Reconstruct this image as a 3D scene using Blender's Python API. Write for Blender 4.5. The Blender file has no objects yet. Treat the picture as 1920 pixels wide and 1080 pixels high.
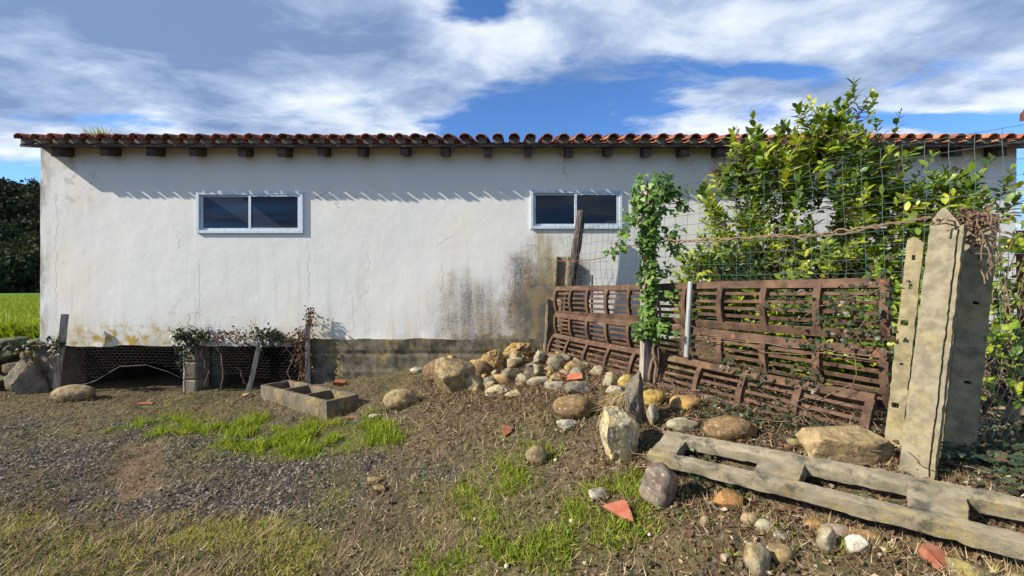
import bpy, bmesh, math, random
import numpy as np
from mathutils import Vector, Matrix, Euler

R = math.radians
scene = bpy.context.scene

# ---------------------------------------------------------------- camera
cam_d = bpy.data.cameras.new('camera')
cam_d.sensor_width = 36.0
cam_d.lens = 13.875
cam_d.clip_start = 0.05
cam_d.clip_end = 3000.0
cam = bpy.data.objects.new('camera', cam_d)
cam.location = (0.0, 0.0, 1.5)
cam.rotation_euler = (R(90), 0.0, 0.0)
scene.collection.objects.link(cam)
scene.camera = cam

# ---------------------------------------------------------------- sun, sky, exposure
TO_SUN = Vector((-3.75, -1.08, 2.45)).normalized()
SUN_EL = math.asin(TO_SUN.z)
SUN_AZ = math.atan2(TO_SUN.x, TO_SUN.y)          # clockwise from +Y
sun_d = bpy.data.lights.new('sun', 'SUN')
sun_d.energy = 4.6
sun_d.angle = R(0.53)
sun_d.color = (1.0, 0.93, 0.80)
sun = bpy.data.objects.new('sun', sun_d)
sun.rotation_euler = TO_SUN.to_track_quat('Z', 'Y').to_euler()
sun.location = TO_SUN * 40
scene.collection.objects.link(sun)

scene.view_settings.view_transform = 'Standard'
scene.view_settings.look = 'None'
scene.view_settings.gamma = 1.0
scene.view_settings.use_curve_mapping = False
scene.view_settings.exposure = 0.9
scene.render.engine = 'CYCLES'
scene.cycles.use_denoising = True
scene.cycles.max_bounces = 6
scene.cycles.transparent_max_bounces = 8
scene.cycles.caustics_reflective = False
scene.cycles.caustics_refractive = False


class G:
    """small helper around a node tree"""
    def __init__(self, nt):
        self.nt = nt

    def n(self, kind, **kw):
        nd = self.nt.nodes.new('ShaderNode' + kind)
        for k, v in kw.items():
            setattr(nd, k, v)
        return nd

    def put(self, sock, v):
        if v is None:
            return
        if isinstance(v, bpy.types.NodeSocket):
            self.nt.links.new(v, sock)
        elif isinstance(v, (tuple, list)) and len(v) == 3 and sock.type == 'RGBA':
            sock.default_value = (*v, 1.0)
        else:
            sock.default_value = v

    def noise(self, vec, scale, detail=4.0, rough=0.55, dist=0.0, out='Fac'):
        nd = self.n('TexNoise')
        self.put(nd.inputs['Vector'], vec)
        nd.inputs['Scale'].default_value = scale
        nd.inputs['Detail'].default_value = detail
        nd.inputs['Roughness'].default_value = rough
        nd.inputs['Distortion'].default_value = dist
        return nd.outputs[out]

    def voronoi(self, vec, scale, feature='F1', out='Distance', rand=1.0):
        nd = self.n('TexVoronoi', feature=feature)
        self.put(nd.inputs['Vector'], vec)
        nd.inputs['Scale'].default_value = scale
        nd.inputs['Randomness'].default_value = rand
        return nd.outputs[out]

    def ramp(self, fac, stops, interp='LINEAR'):
        nd = self.n('ValToRGB')
        cr = nd.color_ramp
        cr.interpolation = interp
        while len(cr.elements) < len(stops):
            cr.elements.new(0.5)
        for e, (p, c) in zip(cr.elements, stops):
            e.position = p
            e.color = (c, c, c, 1) if not isinstance(c, tuple) else (*c, 1)
        self.put(nd.inputs['Fac'], fac)
        return nd.outputs['Color']

    def sm(self, v, lo, hi, a=0.0, b=1.0):
        nd = self.n('MapRange', interpolation_type='SMOOTHSTEP')
        self.put(nd.inputs['Value'], v)
        nd.inputs['From Min'].default_value = lo
        nd.inputs['From Max'].default_value = hi
        nd.inputs['To Min'].default_value = a
        nd.inputs['To Max'].default_value = b
        return nd.outputs['Result']

    def math(self, op, a, b=None, c=None, clamp=False):
        nd = self.n('Math', operation=op, use_clamp=clamp)
        for i, v in enumerate((a, b, c)):
            if v is not None:
                self.put(nd.inputs[i], v)
        return nd.outputs[0]

    def mix(self, fac, a, b, mode='MIX'):
        nd = self.n('Mix', data_type='RGBA', blend_type=mode)
        self.put(nd.inputs[0], fac)
        self.put(nd.inputs[6], a)
        self.put(nd.inputs[7], b)
        return nd.outputs[2]

    def map(self, vec, scale=(1, 1, 1), loc=(0, 0, 0)):
        nd = self.n('Mapping')
        self.put(nd.inputs['Vector'], vec)
        nd.inputs['Scale'].default_value = scale
        nd.inputs['Location'].default_value = loc
        return nd.outputs[0]

    def sep(self, vec):
        nd = self.n('SeparateXYZ')
        self.put(nd.inputs[0], vec)
        return nd.outputs

    def comb(self, x, y, z):
        nd = self.n('CombineXYZ')
        for i, v in enumerate((x, y, z)):
            self.put(nd.inputs[i], v)
        return nd.outputs[0]

    def bump(self, h, strength=0.5, dist=0.01, normal=None):
        nd = self.n('Bump')
        self.put(nd.inputs['Height'], h)
        nd.inputs['Strength'].default_value = strength
        nd.inputs['Distance'].default_value = dist
        if normal is not None:
            self.put(nd.inputs['Normal'], normal)
        return nd.outputs[0]


# sky: physical sky with a broken cloud layer laid on a flat ceiling overhead
world = bpy.data.worlds.new('World')
scene.world = world
world.use_nodes = True
wnt = world.node_tree
for nd in list(wnt.nodes):
    wnt.nodes.remove(nd)
w = G(wnt)
sky = w.n('TexSky', sky_type='NISHITA')
sky.sun_disc = False
sky.sun_elevation = SUN_EL
sky.sun_rotation = SUN_AZ
sky.altitude = 200.0
sky.air_density = 1.0
sky.dust_density = 0.4
sky.ozone_density = 2.5
gen = w.n('TexCoord').outputs['Generated']
sx, sy, sz = w.sep(gen)
zc = w.math('ADD', w.math('MAXIMUM', sz, 0.0), 0.10)
cu = w.math('DIVIDE', sx, zc)
cv = w.math('DIVIDE', sy, zc)
cp = w.comb(cu, cv, 0.0)
cp1 = w.map(cp, (0.55, 0.85, 1.0), (2.35, 1.15, 3.1))
warp = w.noise(cp1, 1.3, 3.0, 0.5, 0.0, 'Color')
vm = w.n('VectorMath', operation='MULTIPLY_ADD')
w.put(vm.inputs[0], warp); vm.inputs[1].default_value = (0.35, 0.35, 0.0); w.put(vm.inputs[2], cp1)
n1 = w.noise(vm.outputs[0], 1.05, 15.0, 0.63, 0.15)


def puff(u0, v0, ru_, rv_, amt):
    a = w.math('POWER', w.math('DIVIDE', w.math('SUBTRACT', cu, u0), ru_), 2.0)
    b = w.math('POWER', w.math('DIVIDE', w.math('SUBTRACT', cv, v0), rv_), 2.0)
    return w.math('MULTIPLY', w.math('EXPONENT', w.math('MULTIPLY', w.math('ADD', a, b), -1.0)), amt)


n4 = w.noise(vm.outputs[0], 4.2, 10.0, 0.62, 0.3)
dens = w.math('ADD', n1, w.math('MULTIPLY', w.math('SUBTRACT', n4, 0.5), 0.20))
for q in ((.12, 1.84, .30, .16, -.24), (.52, 1.68, .22, .10, -.12), (-1.70, 1.78, .32, .10, -.13), (-.10, 1.22, .10, .10, -.16), (-2.95, 2.35, .5, .35, -.25), (1.0, 1.47, .24, .05, -.13),
          (1.9, 1.74, .30, .07, -.22), (-1.1, 1.30, .9, .35, .12), (.75, 1.28, .45, .2, .10), (1.35, 1.62, .5, .08, .10), (-.85, 1.70, .5, .12, .09), (.15, 1.38, .3, .12, .10), (2.2, 1.5, .6, .15, .1), (-1.0, 1.98, .75, .18, .15), (1.35, 1.98, .6, .14, .14), (-2.3, 1.95, .5, .16, .10)):
    dens = w.math('ADD', dens, puff(*q))
cover = w.sm(dens, 0.42, 0.54)
n2 = w.noise(w.map(cp1, (1, 1, 1), (5.3, 1.7, 0)), 0.75, 5.0, 0.5)
n3 = w.noise(vm.outputs[0], 3.2, 8.0, 0.6)
thick = w.math('ADD', w.math('MULTIPLY', n2, 0.50), w.math('MULTIPLY', n3, 0.60))
thick = w.math('ADD', w.math('MULTIPLY', w.math('SUBTRACT', thick, 0.53), 1.85), 0.53)
for q in ((-1.15, 1.30, .75, .16, .09), (-1.9, 1.50, .5, .10, -.10), (-.6, 1.62, .5, .12, .05), (.95, 1.66, .35, .08, -.06), (1.9, 1.58, .5, .06, .07), (.05, 1.36, .22, .10, -.08)):
    thick = w.math('ADD', thick, puff(*q))
ccol = w.ramp(thick, [(0.34, (6.3, 6.7, 7.2)), (0.46, (4.9, 5.5, 6.4)), (0.57, (3.0, 3.75, 5.1)), (0.74, (1.45, 2.1, 3.5))])
skyc = w.mix(1.0, sky.outputs[0], (0.62, 0.92, 1.30), 'MULTIPLY')
skymix = w.mix(w.math('MULTIPLY', cover, 0.94), skyc, ccol)
bg = w.n('Background')
w.put(bg.inputs['Color'], skymix)
bg.inputs['Strength'].default_value = 0.085
wout = w.n('OutputWorld')
wnt.links.new(bg.outputs[0], wout.inputs[0])

# ---------------------------------------------------------------- helpers
col = scene.collection
rng = np.random.default_rng(7)
random.seed(7)


def hash3(ix, iy, iz, seed):
    h = (ix.astype(np.int64) * 374761393 + iy.astype(np.int64) * 668265263 + iz.astype(np.int64) * 2147483647 + seed * 974711) & 0xFFFFFFFF
    h = ((h ^ (h >> 13)) * 1274126177) & 0xFFFFFFFF
    h = ((h ^ (h >> 16)) * 2246822519) & 0xFFFFFFFF
    h ^= h >> 15
    return h.astype(np.float64) / 4294967295.0 * 2 - 1


def vnoise(p, seed=0):
    p = np.asarray(p, dtype=np.float64)
    i = np.floor(p); f = p - i; f = f * f * (3 - 2 * f); i = i.astype(np.int64)
    r = np.zeros(len(p))
    for dx in (0, 1):
        wx = f[:, 0] if dx else 1 - f[:, 0]
        for dy in (0, 1):
            wy = f[:, 1] if dy else 1 - f[:, 1]
            for dz in (0, 1):
                wz = f[:, 2] if dz else 1 - f[:, 2]
                r += wx * wy * wz * hash3(i[:, 0] + dx, i[:, 1] + dy, i[:, 2] + dz, seed)
    return r


def fbm(p, freq, octv=4, gain=0.5, seed=0):
    p = np.asarray(p, dtype=np.float64) * freq
    a, t = 1.0, np.zeros(len(p))
    for k in range(octv):
        t += a * vnoise(p + k * 17.3, seed + k)
        p = p * 2.03; a *= gain
    return t


def ss(x, a, b):
    t = np.clip((x - a) / (b - a), 0, 1)
    return t * t * (3 - 2 * t)


def tag(o, label=None, cat=None, group=None, kind=None):
    if label: o['label'] = label
    if cat: o['category'] = cat
    if group: o['group'] = group
    if kind: o['kind'] = kind
    return o


def empty(name, loc, label, cat, group=None, rot=(0, 0, 0)):
    o = bpy.data.objects.new(name, None)
    o.empty_display_size = 0.1
    o.location = loc
    o.rotation_euler = rot
    col.objects.link(o)
    return tag(o, label, cat, group)


def link(name, me, parent=None, loc=None, rot=None, scale=None):
    o = bpy.data.objects.new(name, me)
    col.objects.link(o)
    if parent is not None:
        o.parent = parent
    if loc is not None: o.location = loc
    if rot is not None: o.rotation_euler = rot
    if scale is not None: o.scale = scale
    return o


def world_loc(o):
    v = Vector((0, 0, 0))
    while o is not None:
        v = v + o.location
        o = o.parent
    return v


def fastmesh(name, v, f, mat=None, smooth=False, attrs=None, sharp=0):
    """v (n,3) array, f (m,k) array with constant k"""
    v = np.asarray(v, dtype=np.float32); f = np.asarray(f, dtype=np.int32)
    me = bpy.data.meshes.new(name)
    me.vertices.add(len(v)); me.vertices.foreach_set('co', v.ravel())
    k = f.shape[1]
    me.loops.add(f.size); me.loops.foreach_set('vertex_index', f.ravel())
    me.polygons.add(len(f))
    me.polygons.foreach_set('loop_start', np.arange(0, f.size, k, dtype=np.int32))
    me.polygons.foreach_set('loop_total', np.full(len(f), k, dtype=np.int32))
    me.polygons.foreach_set('use_smooth', np.full(len(f), smooth, dtype=bool))
    if attrs:
        for nm, dat in attrs.items():
            a = me.attributes.new(nm, 'FLOAT', 'POINT')
            a.data.foreach_set('value', np.asarray(dat, dtype=np.float32))
    me.update(calc_edges=True)
    if sharp: me.set_sharp_from_angle(angle=R(sharp))
    if mat: me.materials.append(mat)
    return me


def scatter(tv, tf, mats, tints=None):
    """merge copies of a template (n,3)/(m,k) with an array of (N,3,4) matrices"""
    tv = np.asarray(tv, float); tf = np.asarray(tf)
    N, n = len(mats), len(tv)
    v = np.einsum('kij,nj->kni', mats[:, :, :3], tv) + mats[:, None, :, 3]
    f = tf[None] + (np.arange(N) * n)[:, None, None]
    t = None if tints is None else np.repeat(tints, n)
    return v.reshape(-1, 3), f.reshape(-1, tf.shape[1]), t


def mats_from(pos, rot_euler, scale):
    """vectorised TRS, rot ZYX, scale (N,) or (N,3)"""
    pos = np.asarray(pos, float); e = np.asarray(rot_euler, float); scale = np.asarray(scale, float)
    if scale.ndim == 1: scale = np.repeat(scale[:, None], 3, 1)
    cx, sx_ = np.cos(e[:, 0]), np.sin(e[:, 0]); cy, sy_ = np.cos(e[:, 1]), np.sin(e[:, 1]); cz, sz_ = np.cos(e[:, 2]), np.sin(e[:, 2])
    M = np.zeros((len(pos), 3, 4))
    M[:, 0, 0] = cz * cy; M[:, 0, 1] = cz * sy_ * sx_ - sz_ * cx; M[:, 0, 2] = cz * sy_ * cx + sz_ * sx_
    M[:, 1, 0] = sz_ * cy; M[:, 1, 1] = sz_ * sy_ * sx_ + cz * cx; M[:, 1, 2] = sz_ * sy_ * cx - cz * sx_
    M[:, 2, 0] = -sy_; M[:, 2, 1] = cy * sx_; M[:, 2, 2] = cy * cx
    M[:, :, :3] *= scale[:, None, :]
    M[:, :, 3] = pos
    return M


class MB:
    """mesh collector in world coordinates"""
    def __init__(self):
        self.v, self.f = [], []

    def add(self, v, f):
        b = len(self.v)
        self.v += [tuple(p) for p in v]
        self.f += [tuple(i + b for i in q) for q in f]
        return self

    def box(self, c, s, rot=None):
        c = Vector(c); m = Euler(rot).to_matrix() if rot is not None else Matrix.Identity(3)
        v = []
        for x in (-.5, .5):
            for y in (-.5, .5):
                for z in (-.5, .5):
                    v.append(c + m @ Vector((x * s[0], y * s[1], z * s[2])))
        f = [(0, 1, 3, 2), (4, 6, 7, 5), (0, 4, 5, 1), (2, 3, 7, 6), (0, 2, 6, 4), (1, 5, 7, 3)]
        return self.add(v, f)

    def boxmm(self, a, b):
        return self.box([(a[i] + b[i]) / 2 for i in range(3)], [abs(b[i] - a[i]) for i in range(3)])

    def tube(self, pts, r, n=5, cap=True):
        pts = [Vector(p) for p in pts]
        if not hasattr(r, '__len__'): r = [r] * len(pts)
        b = len(self.v)
        t0 = (pts[1] - pts[0]).normalized()
        up = Vector((0, 0, 1)) if abs(t0.z) < .9 else Vector((1, 0, 0))
        a = t0.cross(up).normalized()
        for i, p in enumerate(pts):
            t = (pts[min(i + 1, len(pts) - 1)] - pts[max(i - 1, 0)])
            if t.length < 1e-9: t = t0
            t = t.normalized()
            a = (a - t * a.dot(t))
            a = a.normalized() if a.length > 1e-6 else t.orthogonal().normalized()
            c = t.cross(a)
            for k in range(n):
                an = 2 * math.pi * k / n
                self.v.append(tuple(p + (a * math.cos(an) + c * math.sin(an)) * r[i]))
        for i in range(len(pts) - 1):
            for k in range(n):
                k2 = (k + 1) % n
                self.f.append((b + i * n + k, b + i * n + k2, b + (i + 1) * n + k2, b + (i + 1) * n + k))
        if cap:
            self.f.append(tuple(b + k for k in range(n))[::-1])
            self.f.append(tuple(b + (len(pts) - 1) * n + k for k in range(n)))
        return self

    def build(self, name, mat, parent=None, smooth=False, bevel=0.0):
        off = world_loc(parent) if parent is not None else Vector((0, 0, 0))
        me = bpy.data.meshes.new(name)
        me.from_pydata([(p[0] - off.x, p[1] - off.y, p[2] - off.z) for p in self.v], [], self.f)
        if bevel > 0:
            bm = bmesh.new(); bm.from_mesh(me)
            bmesh.ops.bevel(bm, geom=bm.edges[:], offset=bevel, segments=1, affect='EDGES', clamp_overlap=True)
            bm.to_mesh(me); bm.free()
        if smooth:
            me.polygons.foreach_set('use_smooth', [True] * len(me.polygons))
        me.materials.append(mat)
        me.update()
        return link(name, me, parent)


def grid_solid(xs, ys, zs, cell):
    """closed boundary surface of the filled cells of a box grid"""
    xs, ys, zs = map(np.asarray, (xs, ys, zs))
    nx, ny, nz = len(xs) - 1, len(ys) - 1, len(zs) - 1
    c = np.zeros((nx + 2, ny + 2, nz + 2), bool)
    c[1:-1, 1:-1, 1:-1] = cell
    faces = []

    def vid(i, j, k): return (i * (ny + 1) + j) * (nz + 1) + k
    core = c[1:-1, 1:-1, 1:-1]
    for ax, d in ((0, -1), (0, 1), (1, -1), (1, 1), (2, -1), (2, 1)):
        sh = np.roll(c, -d, axis=ax)[1:-1, 1:-1, 1:-1]
        i, j, k = np.nonzero(core & ~sh)
        o = 1 if d > 0 else 0
        if ax == 0: q = [vid(i + o, j, k), vid(i + o, j + 1, k), vid(i + o, j + 1, k + 1), vid(i + o, j, k + 1)]
        elif ax == 1: q = [vid(i, j + o, k), vid(i, j + o, k + 1), vid(i + 1, j + o, k + 1), vid(i + 1, j + o, k)]
        else: q = [vid(i, j, k + o), vid(i + 1, j, k + o), vid(i + 1, j + 1, k + o), vid(i, j + 1, k + o)]
        if d < 0: q = q[::-1]
        faces.append(np.stack(q, 1))
    f = np.concatenate(faces)
    u, inv = np.unique(f, return_inverse=True)
    f = inv.reshape(f.shape)
    k = u % (nz + 1); j = (u // (nz + 1)) % (ny + 1); i = u // ((nz + 1) * (ny + 1))
    return np.stack([xs[i], ys[j], zs[k]], 1).astype(float), f


def smooth_verts(v, f, it=1, fac=0.5):
    """laplacian smoothing of a quad mesh: wears the sharp edges"""
    e = np.concatenate([f[:, [a, (a + 1) % f.shape[1]]] for a in range(f.shape[1])])
    e = np.concatenate([e, e[:, ::-1]])
    cnt = np.bincount(e[:, 0], minlength=len(v)).astype(float)
    for _ in range(it):
        acc = np.stack([np.bincount(e[:, 0], v[e[:, 1], a], len(v)) for a in range(3)], 1) / cnt[:, None]
        v = v + (acc - v) * fac
    return v


def icos(sub):
    bm = bmesh.new()
    bmesh.ops.create_icosphere(bm, subdivisions=sub, radius=1.0)
    v = np.array([p.co[:] for p in bm.verts]); f = np.array([[q.index for q in t.verts] for t in bm.faces])
    bm.free()
    return v, f


ICO = {k: icos(k) for k in (1, 2, 3, 4, 5)}

# ---------------------------------------------------------------- ground height
WALL_Y = 5.44


def g0(X, Y):
    X = np.asarray(X, float); Y = np.asarray(Y, float)
    yy = np.clip((Y - 1.5) / 3.9, 0, 1); a = -.7 - 3.0 * yy; b = 2.0 - 1.5 * yy
    t = np.clip((X - a) / (b - a), 0, 1); s = .5 * t + .5 * t * t * (3 - 2 * t)
    return .08 + .57 * s


def ground_z(X, Y):
    X = np.asarray(X, float); Y = np.asarray(Y, float)
    z = g0(X, Y)
    # hollow along the front of the fallen beam
    sx_, sy_ = X - .84, Y - 2.31
    al = sx_ * .69 - sy_ * .725; pe = sx_ * .725 + sy_ * .69
    z = z - .06 * np.exp(-((pe + .05) / .17) ** 2) * ss(al, -.1, .15) * (1 - ss(al, 2.1, 2.5))
    # grass terrace to the left and behind the barn
    lf = ss(-X, 6.52, 6.62) * ss(Y, 5.5, 5.62)
    bk = ss(Y, 12.0, 13.0)
    k = np.maximum(lf, bk)
    far = .80 + .0015 * np.maximum(Y - 6, 0) - .035 * np.clip(-X - 6.6, 0, 1) * 0
    return z * (1 - k) + k * far


def gz(x, y):
    return float(ground_z(np.array([x]), np.array([y]))[0])

# ---------------------------------------------------------------- materials
M = {}


def new_mat(name):
    m = bpy.data.materials.new(name)
    m.use_nodes = True
    nt = m.node_tree
    for nd in list(nt.nodes):
        nt.nodes.remove(nd)
    g = G(nt)
    bs = g.n('BsdfPrincipled')
    out = g.n('OutputMaterial')
    nt.links.new(bs.outputs[0], out.inputs[0])
    M[name] = m
    return g, bs, out


def fin(g, bs, colr, rough=0.9, normal=None, spec=0.3, metal=0.0):
    g.put(bs.inputs['Base Color'], colr)
    g.put(bs.inputs['Roughness'], rough)
    bs.inputs['Specular IOR Level'].default_value = spec
    bs.inputs['Metallic'].default_value = metal
    if normal is not None:
        g.put(bs.inputs['Normal'], normal)


def pos(g): return g.n('NewGeometry').outputs['Position']
def objc(g): return g.n('TexCoord').outputs['Object']
def attr(g, nm): return g.n('Attribute', attribute_name=nm).outputs['Fac']


def ell(g, x, z, cx, cz, rx, rz):
    """soft elliptical mask on two coordinates: 1 in the middle, 0 at the rim"""
    a = g.math('POWER', g.math('DIVIDE', g.math('SUBTRACT', x, cx), rx), 2.0)
    b = g.math('POWER', g.math('DIVIDE', g.math('SUBTRACT', z, cz), rz), 2.0)
    return g.math('SUBTRACT', 1.0, g.math('ADD', a, b), clamp=True)


# whitewashed render of the barn
g, bs, _ = new_mat('whitewash')
P_ = pos(g); X_, Y_, Z_ = g.sep(P_)
flat = g.comb(X_, 0.0, Z_)
big = g.noise(flat, 0.9, 5, .55)
mid = g.noise(flat, 5.0, 6, .6)
base = g.ramp(big, [(.3, (.645, .65, .625)), (.5, (.685, .68, .645)), (.7, (.67, .645, .575))])
base = g.mix(g.sm(mid, .5, .75, 0, .25), base, (.56, .57, .57))
drip = g.noise(g.map(flat, (9, 1, .7)), 1.0, 5, .6)
fine = g.noise(flat, 38, 5, .7)
fine2 = g.noise(flat, 110, 3, .7)
streak = g.math('MULTIPLY', g.sm(drip, .5, .72), g.sm(Z_, 2.6, .9))
base = g.mix(g.math('MULTIPLY', streak, .30), base, (.36, .34, .29))
# ochre damp along the foot of the wall
damp = g.math('MULTIPLY', g.sm(Z_, 1.35, .68), g.sm(g.noise(g.map(flat, (2.6, 1, .9), (4, 0, 0)), 1.0, 6, .62), .44, .62))
base = g.mix(g.math('MULTIPLY', damp, .55), base, (.50, .40, .20))
yel = g.math('MULTIPLY', ell(g, X_, Z_, -5.35, .80, 1.2, .25), g.sm(g.noise(flat, 7, 5, .7), .47, .62))
base = g.mix(g.math('MULTIPLY', yel, 1.3, clamp=True), base, (.42, .27, .06))
# black mould patch left of the channel post
wn = g.sep(g.noise(flat, 1.8, 6, .65, 0, 'Color'))
X0_, Z0_ = X_, Z_
X_ = g.math('ADD', X_, g.math('MULTIPLY', g.math('SUBTRACT', wn[0], .5), 1.1)); Z_ = g.math('ADD', Z_, g.math('MULTIPLY', g.math('SUBTRACT', wn[1], .5), 1.3))
mo = ell(g, X_, Z_, .45, 1.25, .85, 1.0)
mo2 = g.math('MULTIPLY', ell(g, X_, Z_, -.50, 1.10, .80, .72), .66)
mo4 = g.math('MULTIPLY', ell(g, X_, Z_, -2.05, 1.35, .12, .95), .30)
mo2 = g.math('MAXIMUM', mo2, mo4)
mo3 = g.math('MULTIPLY', ell(g, X_, Z_, -.2, .80, 1.0, .30), .9)
mo = g.math('MAXIMUM', g.math('MAXIMUM', mo, mo2), mo3)
mk = g.math('ADD', g.math('MULTIPLY', mo, .62), g.math('ADD', g.math('MULTIPLY', drip, .34), g.math('MULTIPLY', fine, .55)))
mk = g.sm(mk, .62, .98)
base = g.mix(g.math('MULTIPLY', g.sm(mo, .0, .6), .35), base, (.34, .31, .26))
mcol = g.mix(g.sm(g.noise(flat, 4, 3), .4, .6), (.075, .07, .058), (.20, .15, .075))
base = g.mix(g.math('MULTIPLY', mk, g.math('MULTIPLY', g.sm(mo, .02, .22), .92)), base, mcol)
yt = g.math('MULTIPLY', ell(g, X_, Z_, .42, 1.98, .36, .36), g.sm(drip, .38, .6))
base = g.mix(g.math('MULTIPLY', yt, .75, clamp=True), base, (.34, .26, .11))
X_, Z_ = X0_, Z0_
# speckled grey bloom low on the wall
bl = g.math('MULTIPLY', g.sm(Z_, 1.5, .75), g.sm(fine, .54, .68))
base = g.mix(g.math('MULTIPLY', bl, .42), base, (.22, .21, .19))
# dirty left corner
cornr = g.math('MULTIPLY', g.sm(X_, -6.30, -6.52), g.sm(g.noise(g.map(flat, (6, 1, 2)), 1.0, 5, .7), .40, .62))
base = g.mix(g.math('MULTIPLY', cornr, .75), base, (.20, .17, .13))
sc = g.math('MULTIPLY', ell(g, X_, Z_, -6.05, 2.95, .45, .55), g.sm(g.noise(flat, 6, 4, .6, .6), .50, .60))
base = g.mix(g.math('MULTIPLY', sc, .5), base, (.36, .33, .28))
# hairline cracks
wv = g.n('VectorMath', operation='MULTIPLY_ADD')
g.put(wv.inputs[0], g.noise(flat, 2.2, 4, .6, 0, 'Color')); wv.inputs[1].default_value = (.5, 0, .5); g.put(wv.inputs[2], flat)
cr = g.voronoi(g.map(wv.outputs[0], (1.25, 1, .8)), .85, 'DISTANCE_TO_EDGE')
crk = g.math('MULTIPLY', g.sm(cr, .006, .0015), g.sm(g.noise(flat, 1.7, 3), .55, .63))
cr2 = g.voronoi(g.map(wv.outputs[0], (1.1, 1, 1), (3, 0, 1)), 2.6, 'DISTANCE_TO_EDGE')
crk2 = g.math('MULTIPLY', g.sm(cr2, .012, .003), g.math('MULTIPLY', g.sm(g.noise(flat, 1.3, 2), .5, .6), g.sm(Z_, 1.7, 1.1)))
crk = g.math('MAXIMUM', crk, g.math('MULTIPLY', crk2, .8))
wig = g.math('MULTIPLY', g.math('SUBTRACT', g.noise(g.comb(0.0, 0.0, Z_), 3.5, 5, .7), .5), .45)
for x0_, z0_, z1_, ph_ in ((-4.30, .95, 1.95, 0.0), (-2.80, 1.35, 2.22, .12), (-6.28, .9, 2.9, .05), (-.95, 1.2, 1.9, .1), (-3.55, .85, 1.2, .03), (-2.2, .85, 1.45, .07)):
    ln_ = g.math('ABSOLUTE', g.math('SUBTRACT', g.math('SUBTRACT', X_, x0_), g.math('MULTIPLY', wig, .55 + ph_ * 4)))
    lm_ = g.math('MULTIPLY', g.sm(ln_, .0075, .002), g.math('MULTIPLY', g.sm(Z_, z0_, z0_ + .15), g.sm(Z_, z1_, z1_ - .15)))
    crk = g.math('MAXIMUM', crk, g.math('MULTIPLY', lm_, .9))
base = g.mix(g.math('MULTIPLY', crk, .55), base, (.25, .23, .20))
hh = g.math('ADD', g.math('MULTIPLY', g.noise(flat, 9, 5, .55), 1.0), g.math('ADD', g.math('MULTIPLY', fine, .16), g.math('MULTIPLY', crk, -.5)))
fin(g, bs, base, .92, g.bump(hh, .20, .015), .15)

# old grey concrete (plinth, pillars, posts)
def concrete(name, tone, yellow=.3, dark=.4, scale=1.0):
    g, bs, _ = new_mat(name)
    P_ = pos(g)
    n = g.noise(P_, 4 * scale, 7, .65); f = g.noise(P_, 45 * scale, 5, .7); b = g.noise(P_, 1.6 * scale, 4, .5)
    c = g.mix(g.sm(n, .35, .65), tuple(t * .62 for t in tone), tone)
    c = g.mix(g.sm(f, .58, .75, 0, .5), c, tuple(t * .32 for t in tone))
    c = g.mix(g.sm(f, .42, .25, 0, .4), c, tuple(min(1, t * 1.45) for t in tone))
    y = g.math('MULTIPLY', g.sm(b, .50, .64), g.sm(g.noise(P_, 12 * scale, 5, .7), .42, .58))
    c = g.mix(g.math('MULTIPLY', y, yellow), c, (.34, .25, .06))
    d = g.math('MULTIPLY', g.sm(g.noise(P_, 2.6 * scale, 6, .7), .52, .66), dark)
    c = g.mix(d, c, (.055, .05, .042))
    h = g.math('ADD', n, g.math('MULTIPLY', f, .5))
    fin(g, bs, c, .95, g.bump(h, .55, .012), .12)


concrete('plinth_concrete', (.17, .148, .105), .8, .9, 2.0)
concrete('block_concrete', (.30, .27, .22), .2, .3)
concrete('trough_concrete', (.17, .14, .10), .7, .65, 2.0)
concrete('post_concrete', (.29, .245, .145), .40, .42, 4.0)
concrete('slab_concrete', (.265, .232, .158), .28, .45, 4.5)
concrete('beam_concrete', (.275, .235, .16), .5, .8, 3.4)
concrete('rubble_concrete', (.20, .17, .13), .4, .7, 3.4)
concrete('dark_block', (.10, .09, .075), .1, .5)  # darker block tone, carries the dimness of the crawl space in its colour
concrete('mortar', (.22, .20, .175), .2, .3, 2.0)

# clay roof tiles; object colour carries the fired hue of each tile
g, bs, _ = new_mat('roof_tile')
oi = g.n('ObjectInfo'); P_ = pos(g)
n = g.noise(P_, 14, 6, .65); f = g.noise(P_, 70, 4, .7)
c = g.mix(g.sm(n, .35, .65), g.mix(1.0, oi.outputs['Color'], (.6, .55, .55), 'MULTIPLY'), oi.outputs['Color'])
c = g.mix(g.sm(g.noise(P_, 7, 5, .7), .56, .66, 0, .75), c, (.055, .05, .045))
c = g.mix(g.sm(f, .64, .72, 0, .6), c, (.36, .34, .27))
fin(g, bs, c, .85, g.bump(g.math('ADD', n, f), .4, .006), .25)

g, bs, _ = new_mat('clay_shard')
P_ = objc(g); n = g.noise(P_, 18, 5, .65)
c = g.mix(g.sm(n, .35, .7), (.36, .10, .05), (.46, .17, .10))
c = g.mix(g.sm(g.noise(P_, 45, 4, .7), .62, .72, 0, .5), c, (.25, .20, .14))
fin(g, bs, c, .85, g.bump(n, .3, .004), .2)

g, bs, _ = new_mat('old_clay')
P_ = objc(g); n = g.noise(P_, 30, 5, .65)
c = g.mix(g.sm(n, .35, .7), (.24, .075, .04), (.34, .13, .075))
c = g.mix(g.sm(g.noise(P_, 60, 4, .7), .52, .66, 0, .6), c, (.19, .15, .10))
fin(g, bs, c, .9, g.bump(n, .4, .004), .15)

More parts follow.
